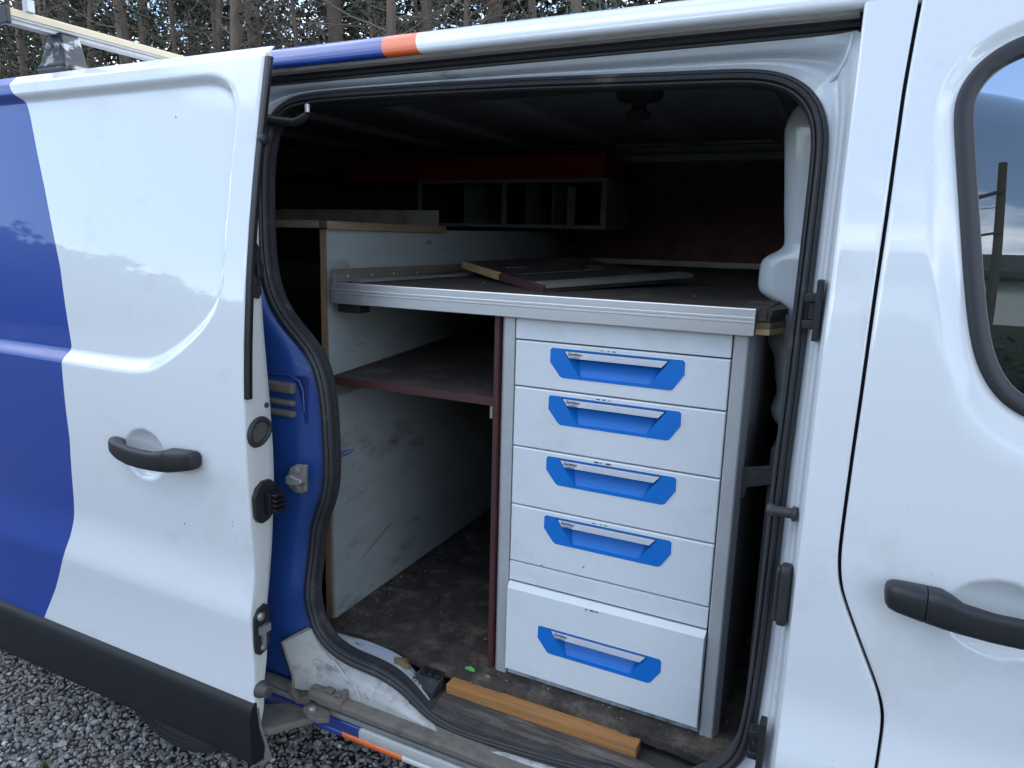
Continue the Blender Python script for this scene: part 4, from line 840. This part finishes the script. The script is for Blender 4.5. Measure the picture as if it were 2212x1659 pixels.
# ------------------------------------------------------------------ gravel
def gravel():
    bm = bmesh.new(); bmesh.ops.create_icosphere(bm, subdivisions=1, radius=1); B = np.array([v.co[:] for v in bm.verts]); Fb = np.array([[v.index for v in f.verts] for f in bm.faces]); bm.free()
    g = np.random.default_rng(11); var = []
    for k in range(14):
        Vv = B.copy()
        for _ in range(7):
            n = g.standard_normal(3); n /= np.linalg.norm(n); dd = g.uniform(.5, .82); pr = Vv @ n; Vv -= np.clip(pr - dd, 0, None)[:, None] * n
        var.append(Vv * (1 + .04 * g.standard_normal((len(B), 1))))
    pts = []
    s = .0132
    for x in np.arange(-3.6, -.55, s):
        for y in np.arange(-.75, 1.25, s):
            if y > .55 and x < -2.6: pass
            # keep where the yard shows beside and under the sill
            pts.append((x + g.uniform(-.5, .5) * s, y + g.uniform(-.5, .5) * s))
    pts = np.array(pts); keep = (pts[:, 0] > -3.4) & (pts[:, 1] > -.55) & (pts[:, 1] < 1.0) & ((pts[:, 1] + .16) - .53 * (pts[:, 0] + 2.14) > -.34); pts = pts[keep]
    near = (pts[:, 1] < .75); pts = pts[near | (g.uniform(size=len(pts)) < .6)]
    m = len(pts); Vs = []; ton = []
    for i in range(m):
        r = min(.0086 * g.lognormal(0, .34), .0165); sc = np.array([1, g.uniform(.65, 1), g.uniform(.5, .8)]) * r
        a, b, c = g.uniform(0, 6.28), g.normal(0, .35), g.normal(0, .35)
        Rz = np.array([[math.cos(a), -math.sin(a), 0], [math.sin(a), math.cos(a), 0], [0, 0, 1]]); Rx = np.array([[1, 0, 0], [0, math.cos(b), -math.sin(b)], [0, math.sin(b), math.cos(b)]]); Ry = np.array([[math.cos(c), 0, math.sin(c)], [0, 1, 0], [-math.sin(c), 0, math.cos(c)]])
        z = .002 + .0045 * abs(g.standard_normal()) + .006 * math.sin(pts[i, 0] * 1.7 + pts[i, 1]) * math.cos(pts[i, 1] * 1.3) - .006
        Vs.append((var[i % 14] * sc) @ (Rz @ Rx @ Ry).T + np.array([pts[i, 0], pts[i, 1], z]))
        t = .26 * g.lognormal(0, .32); w = g.uniform(-.06, .10); ton.append((t * (1.04 + w * .5), t, t * (.97 - w * .3)))
    nv = len(B); V = np.concatenate(Vs).astype(np.float32); F = (Fb[None] + (np.arange(m) * nv)[:, None, None]).reshape(-1, 3)
    me = bpy.data.meshes.new('gravel'); me.vertices.add(len(V)); me.vertices.foreach_set('co', V.ravel()); me.loops.add(F.size); me.loops.foreach_set('vertex_index', F.ravel().astype(np.int32))
    me.polygons.add(len(F)); me.polygons.foreach_set('loop_start', np.arange(0, F.size, 3, dtype=np.int32)); me.polygons.foreach_set('use_smooth', np.ones(len(F), bool)); me.update(calc_edges=True)
    me.set_sharp_from_angle(angle=rad(38))
    col = me.color_attributes.new('tone', 'FLOAT_COLOR', 'POINT'); C4 = np.ones((len(V), 4), np.float32); C4[:, :3] = np.repeat(np.array(ton), nv, axis=0); col.data.foreach_set('color', C4.ravel())
    me.materials.append(STONE); o = bpy.data.objects.new('gravel', me); COL.objects.link(o)
    tag(o, 'loose dark grey gravel beside and under the van', kind='stuff')
gravel()
def weed(c, n, h, label, seed):
    g = np.random.default_rng(seed); mb = MB()
    for k in range(n):
        a = g.uniform(0, 6.28); l = h * g.uniform(.5, 1); w_ = l * .16; d_ = np.array([math.cos(a), math.sin(a), 0]); s_ = np.array([-math.sin(a), math.cos(a), 0]); lean = g.uniform(.3, 1.1)
        p0 = np.array(c); p1 = p0 + d_ * l * .5 * lean + np.array([0, 0, l * .6]); p2 = p0 + d_ * l * lean + np.array([0, 0, l * .75])
        mb.put([p0 - s_ * w_ * .3, p0 + s_ * w_ * .3, p1 + s_ * w_, p1 - s_ * w_, p2], [(0, 1, 2, 3), (3, 2, 4)])
    tag(mb.build('weed', WEED), label, 'weed', 'weeds in the gravel')
weed((-2.02, -.10, .004), 16, .030, 'small green weed at the bottom of the photo, in front of the tyre', 1)
weed((-2.36, .20, .004), 12, .022, 'tiny green weed in the gravel just below the door cladding', 2)

# ------------------------------------------------------------------ trees behind the van
def clump(mb, c, r, n, g, size, mi, flat=.75):
    """sprays of small leaf blades spread through a volume"""
    d_ = g.standard_normal((n, 3)); d_ /= np.linalg.norm(d_, axis=1)[:, None]; p = np.asarray(c) + d_ * np.array([r, r, r * flat]) * np.sqrt(g.uniform(.15, 1, (n, 1)))
    a = g.standard_normal((n, 3)); a[:, 2] = a[:, 2] * .5 - .25; a /= np.linalg.norm(a, axis=1)[:, None]; b = np.cross(a, g.standard_normal((n, 3))); b /= np.linalg.norm(b, axis=1)[:, None] + 1e-9
    l = size * g.uniform(.6, 1.5, (n, 1)); w_ = l * g.uniform(.22, .42, (n, 1))
    V = np.stack([p, p + a * l * .5 + b * w_, p + a * l, p + a * l * .5 - b * w_], 1).reshape(-1, 3)
    k = len(mb.V); mb.V += V.tolist(); mb.F += [(k + 4 * i, k + 4 * i + 1, k + 4 * i + 2, k + 4 * i + 3) for i in range(n)]; mb.mi += [mi] * n
LBL = []
def tree(x, y, r, seed, label, foliage=0, h=None, kind='trunk'):
    g = np.random.default_rng(seed); h = h or g.uniform(10, 12.5)
    t = empty('conifer_tree', (x, y, 0), label, 'tree', 'trees behind the van')
    zz = np.linspace(0, h, 14); wob = np.cumsum(g.normal(0, .035, (14, 2)), 0); lean = g.normal(0, .055, 2); P = np.stack([x + wob[:, 0] + lean[0] * (zz - 5.5), y + wob[:, 1], zz], 1)
    V, F = tube(P, np.maximum(r * 1.38 * (1 - zz / h * .60), .012), 12); add('trunk', V, F, BARK, t, smooth=60)
    mb = MB(); tips = []
    nb = int(g.integers(44, 60)) if kind == 'trunk' else 24
    for k in range(nb):
        z0 = g.uniform(2.8, h * .95); a = g.uniform(0, 6.28); L_ = g.uniform(.8, 2.6) * (1.1 - .5 * z0 / h); up = g.uniform(-.15, .75)
        i = min(int(z0 / h * 13), 12); p0 = P[i] + (P[i + 1] - P[i]) * (z0 / h * 13 - i)
        d_ = np.array([math.cos(a), math.sin(a), up]); Q = [p0]; cur = d_ / np.linalg.norm(d_)
        for s in range(6):
            cur = cur + g.normal(0, .16, 3) + np.array([0, 0, .05]); cur /= np.linalg.norm(cur); Q.append(Q[-1] + cur * L_ / 6)
        rr = g.uniform(.012, .030) * (r / .11) ** .4; V, F = tube(Q, np.linspace(rr, .004, 7), 5); mb.put(V, F)
        for s in (2, 3, 4, 5):
            for _ in range(int(g.integers(1, 4))):
                dd = cur + g.normal(0, .7, 3); dd /= np.linalg.norm(dd); q = [np.array(Q[s]), np.array(Q[s]) + dd * g.uniform(.15, .35)]; q.append(q[1] + (dd + g.normal(0, .35, 3)) * g.uniform(.12, .4)); V, F = tube(q, [.006, .004, .002], 4); mb.put(V, F)
                tips.append(q[2])
        tips.append(Q[-1])
    mb.build('branches', TWIG, t, smooth=60)['kind'] = 'stuff'
    mb = MB()
    if foliage:
        for k in range(foliage):
            c = tips[int(g.integers(0, len(tips)))] + g.normal(0, .25, 3); c[2] = max(c[2], 3.0); clump(mb, c, g.uniform(.2, .5), int(g.integers(26, 46)), g, .085, int(g.integers(0, 2)))
    # living top
    for k in range(10):
        c = (x + g.normal(0, .8), y + g.normal(0, .8), g.uniform(h * .78, h * 1.02)); clump(mb, c, g.uniform(.5, .9), 34, g, .17, int(g.integers(0, 2)))
    if kind == 'back':
        for k in range(250):
            clump(mb, (x + g.normal(0, 1.7), y + g.normal(0, .9), g.uniform(4.2, 10.5)), g.uniform(.3, .75), 46, g, .145, int(g.integers(0, 2)))
    mb.build('crown', [LEAFD, LEAFG], t)['kind'] = 'stuff'
FR = [(-19.70, 9.5, .132), (-22.09, 12.0, .104), (-18.56, 10.5, .112), (-21.37, 13.0, .120), (-17.82, 11.0, .079), (-14.61, 9.5, .125), (-17.00, 12.0, .128), (-13.99, 10.5, .050), (-15.81, 13.0, .107), (-13.22, 11.0, .071), (-11.22, 9.5, .114), (-13.16, 12.0, .180),
      (-10.61, 10.5, .046), (-11.72, 13.0, .194), (-9.19, 11.0, .041), (-7.39, 9.5, .077), (-8.49, 12.0, .131), (-6.81, 10.5, .049), (-7.41, 13.0, .164), (-5.70, 11.0, .065), (-4.39, 9.5, .076), (-4.52, 12.0, .058), (-2.68, 10.5, .105)]
order = {i: k for k, i in enumerate(sorted(range(len(FR)), key=lambda i: FR[i][0] / (FR[i][1] + 1.16)))}
ORD = 'first second third fourth fifth sixth seventh eighth ninth tenth eleventh twelfth thirteenth fourteenth fifteenth sixteenth seventeenth eighteenth nineteenth twentieth twenty-first twenty-second twenty-third'.split()
for i, (x, y, r) in enumerate(FR):
    sz = 'thick' if r > .125 else 'slim' if r < .08 else 'medium'
    tree(x, y, r, 100 + i, f'{sz} bare lower trunk, {ORD[order[i]]} from the left of the row above the van roof', foliage=34 if i % 2 else 22)
BK = [(-36, 20), (-33, 17), (-29.5, 19), (-26, 16.5), (-22.5, 18.5), (-19, 17), (-16, 19), (-13, 16.5), (-10, 18), (-7.2, 17), (-4.5, 18.5), (-1.5, 16.5), (1.5, 18)]
for i, (x, y) in enumerate(BK):
    tree(x, y, .17, 300 + i, f'dark leafy tree in the back row behind the trunks, {ORD[i]} from the left', foliage=40, h=12.5, kind='back')
# blue-green sprig hanging over the roof
gl = np.random.default_rng(77); mb = MB()
for _ in range(14): clump(mb, (-3.6 + gl.normal(0, .18), 8.6 + gl.normal(0, .15), 4.75 + gl.normal(0, .16)), .12, 12, gl, .07, 0)
V, F = tube([(-3.62, 8.65, 0), (-3.65, 8.62, 2.2), (-3.55, 8.6, 3.8), (-3.6, 8.6, 4.8)], [.05, .04, .025, .01], 7); 
sb = empty('sapling', (-3.62, 8.65, 0), 'blue green leafy sapling top just above the white roof edge', 'tree'); add('trunk', V, F, BARK, sb, smooth=60); mb.build('crown', LEAFB, sb)

# ------------------------------------------------------------------ what the paint and glass mirror, behind the camera
gw = np.random.default_rng(21); mb = MB()
def wood_h(dg): return np.interp(dg, [-80, -60, -54, -49, -40, -15, -6, 2, 6, 26], [8.5, 7.2, 5.6, 4.0, 4.6, 6.5, 9.5, 10.0, 5, 4])
az = np.linspace(-80, 26, 420); nzw = np.convolve(gw.standard_normal(420), np.ones(4) / 4, 'same') * .9 + np.convolve(gw.standard_normal(420), np.ones(15) / 15, 'same') * 2.2
hh = wood_h(az) * .88 + nzw * .35; rows = []
for t in (0, .35, .7, .9, 1):
    rr = 40 + 2.5 * t + gw.normal(0, .5, 420) * (1 if 0 < t else 0); rows.append(np.stack([np.sin(np.radians(az)) * rr, -np.cos(np.radians(az)) * rr, hh * t + gw.normal(0, .18, 420) * (t > .5)], -1))
mb.put(np.array(rows).reshape(-1, 3), gridF(5, 420))
for k in range(420):
    dg = gw.uniform(-80, 26); a = rad(dg); d_ = gw.uniform(36, 40); H = float(wood_h(dg)) * gw.uniform(.75, 1.0)
    clump(mb, (math.sin(a) * d_, -math.cos(a) * d_, H * gw.uniform(.5, .95)), H * .14, 34, gw, .42, 0, flat=.8)
tag(mb.build('far_wood', WOODM), 'dark wood across the yard, mirrored in the van paint', kind='stuff')
shed = empty('shed', (2.2, -13, 0), 'pale green walled shed with a dark roof mirrored in the front window', 'shed')
box('wall', -1.5, 7.5, -16, -12.2, 0, 4.6, SHEDW, shed, 0); V, F = extrude([(-16.4, 4.6), (-11.8, 4.6), (-11.8, 4.75), (-14.2, 5.9), (-16.4, 4.75)], 0, -1.8, 7.8); add('roof', V, F, SHEDR, shed)
gh = np.random.default_rng(8); mb = MB()
for k in range(120): clump(mb, (gh.uniform(-1.5, 6), -9 + gh.normal(0, .3), gh.uniform(.3, 2.85)), .45, 40, gh, .16, 0, flat=.8)
mb.box(-1.5, 6, -9.35, -8.8, 0, 2.9)
tag(mb.build('added_hedge', WOODM), 'added dark foliage in front of the shed that darkens the front window reflection', kind='stuff')  # invented greenery, put in to darken the low part of the reflection
up = empty('utility_pole', (1.7, -11.2, 0), 'weathered utility pole with two crossarms mirrored in the front window', 'pole')
V, F = tube([(1.70, -11.2, 0), (1.68, -11.2, 3), (1.73, -11.2, 5), (1.72, -11.2, 7.2)], [.09, .075, .065, .06], 10); add('post', V, F, POLE, up, smooth=60)
for zz, x1_ in ((6.45, -30), (6.1, -30), (5.45, -30)):
    V, F = tube([(1.72 + (x1_ - 1.72) * t, -11.1 - 6 * t, zz - 1.2 * 4 * t * (1 - t)) for t in np.linspace(0, 1, 14)], .009, 5); add('wire', V, F, DARK, up)
V, F = tube([(1.75, -11.1, 6.5), (.9, -11.1, 6.05)], [.04, .04], 6); add('crossarm', V, F, POLE, up); V, F = tube([(1.75, -11.1, 5.5), (1.0, -11.1, 5.25)], [.03, .03], 6); add('crossarm', V, F, POLE, up)
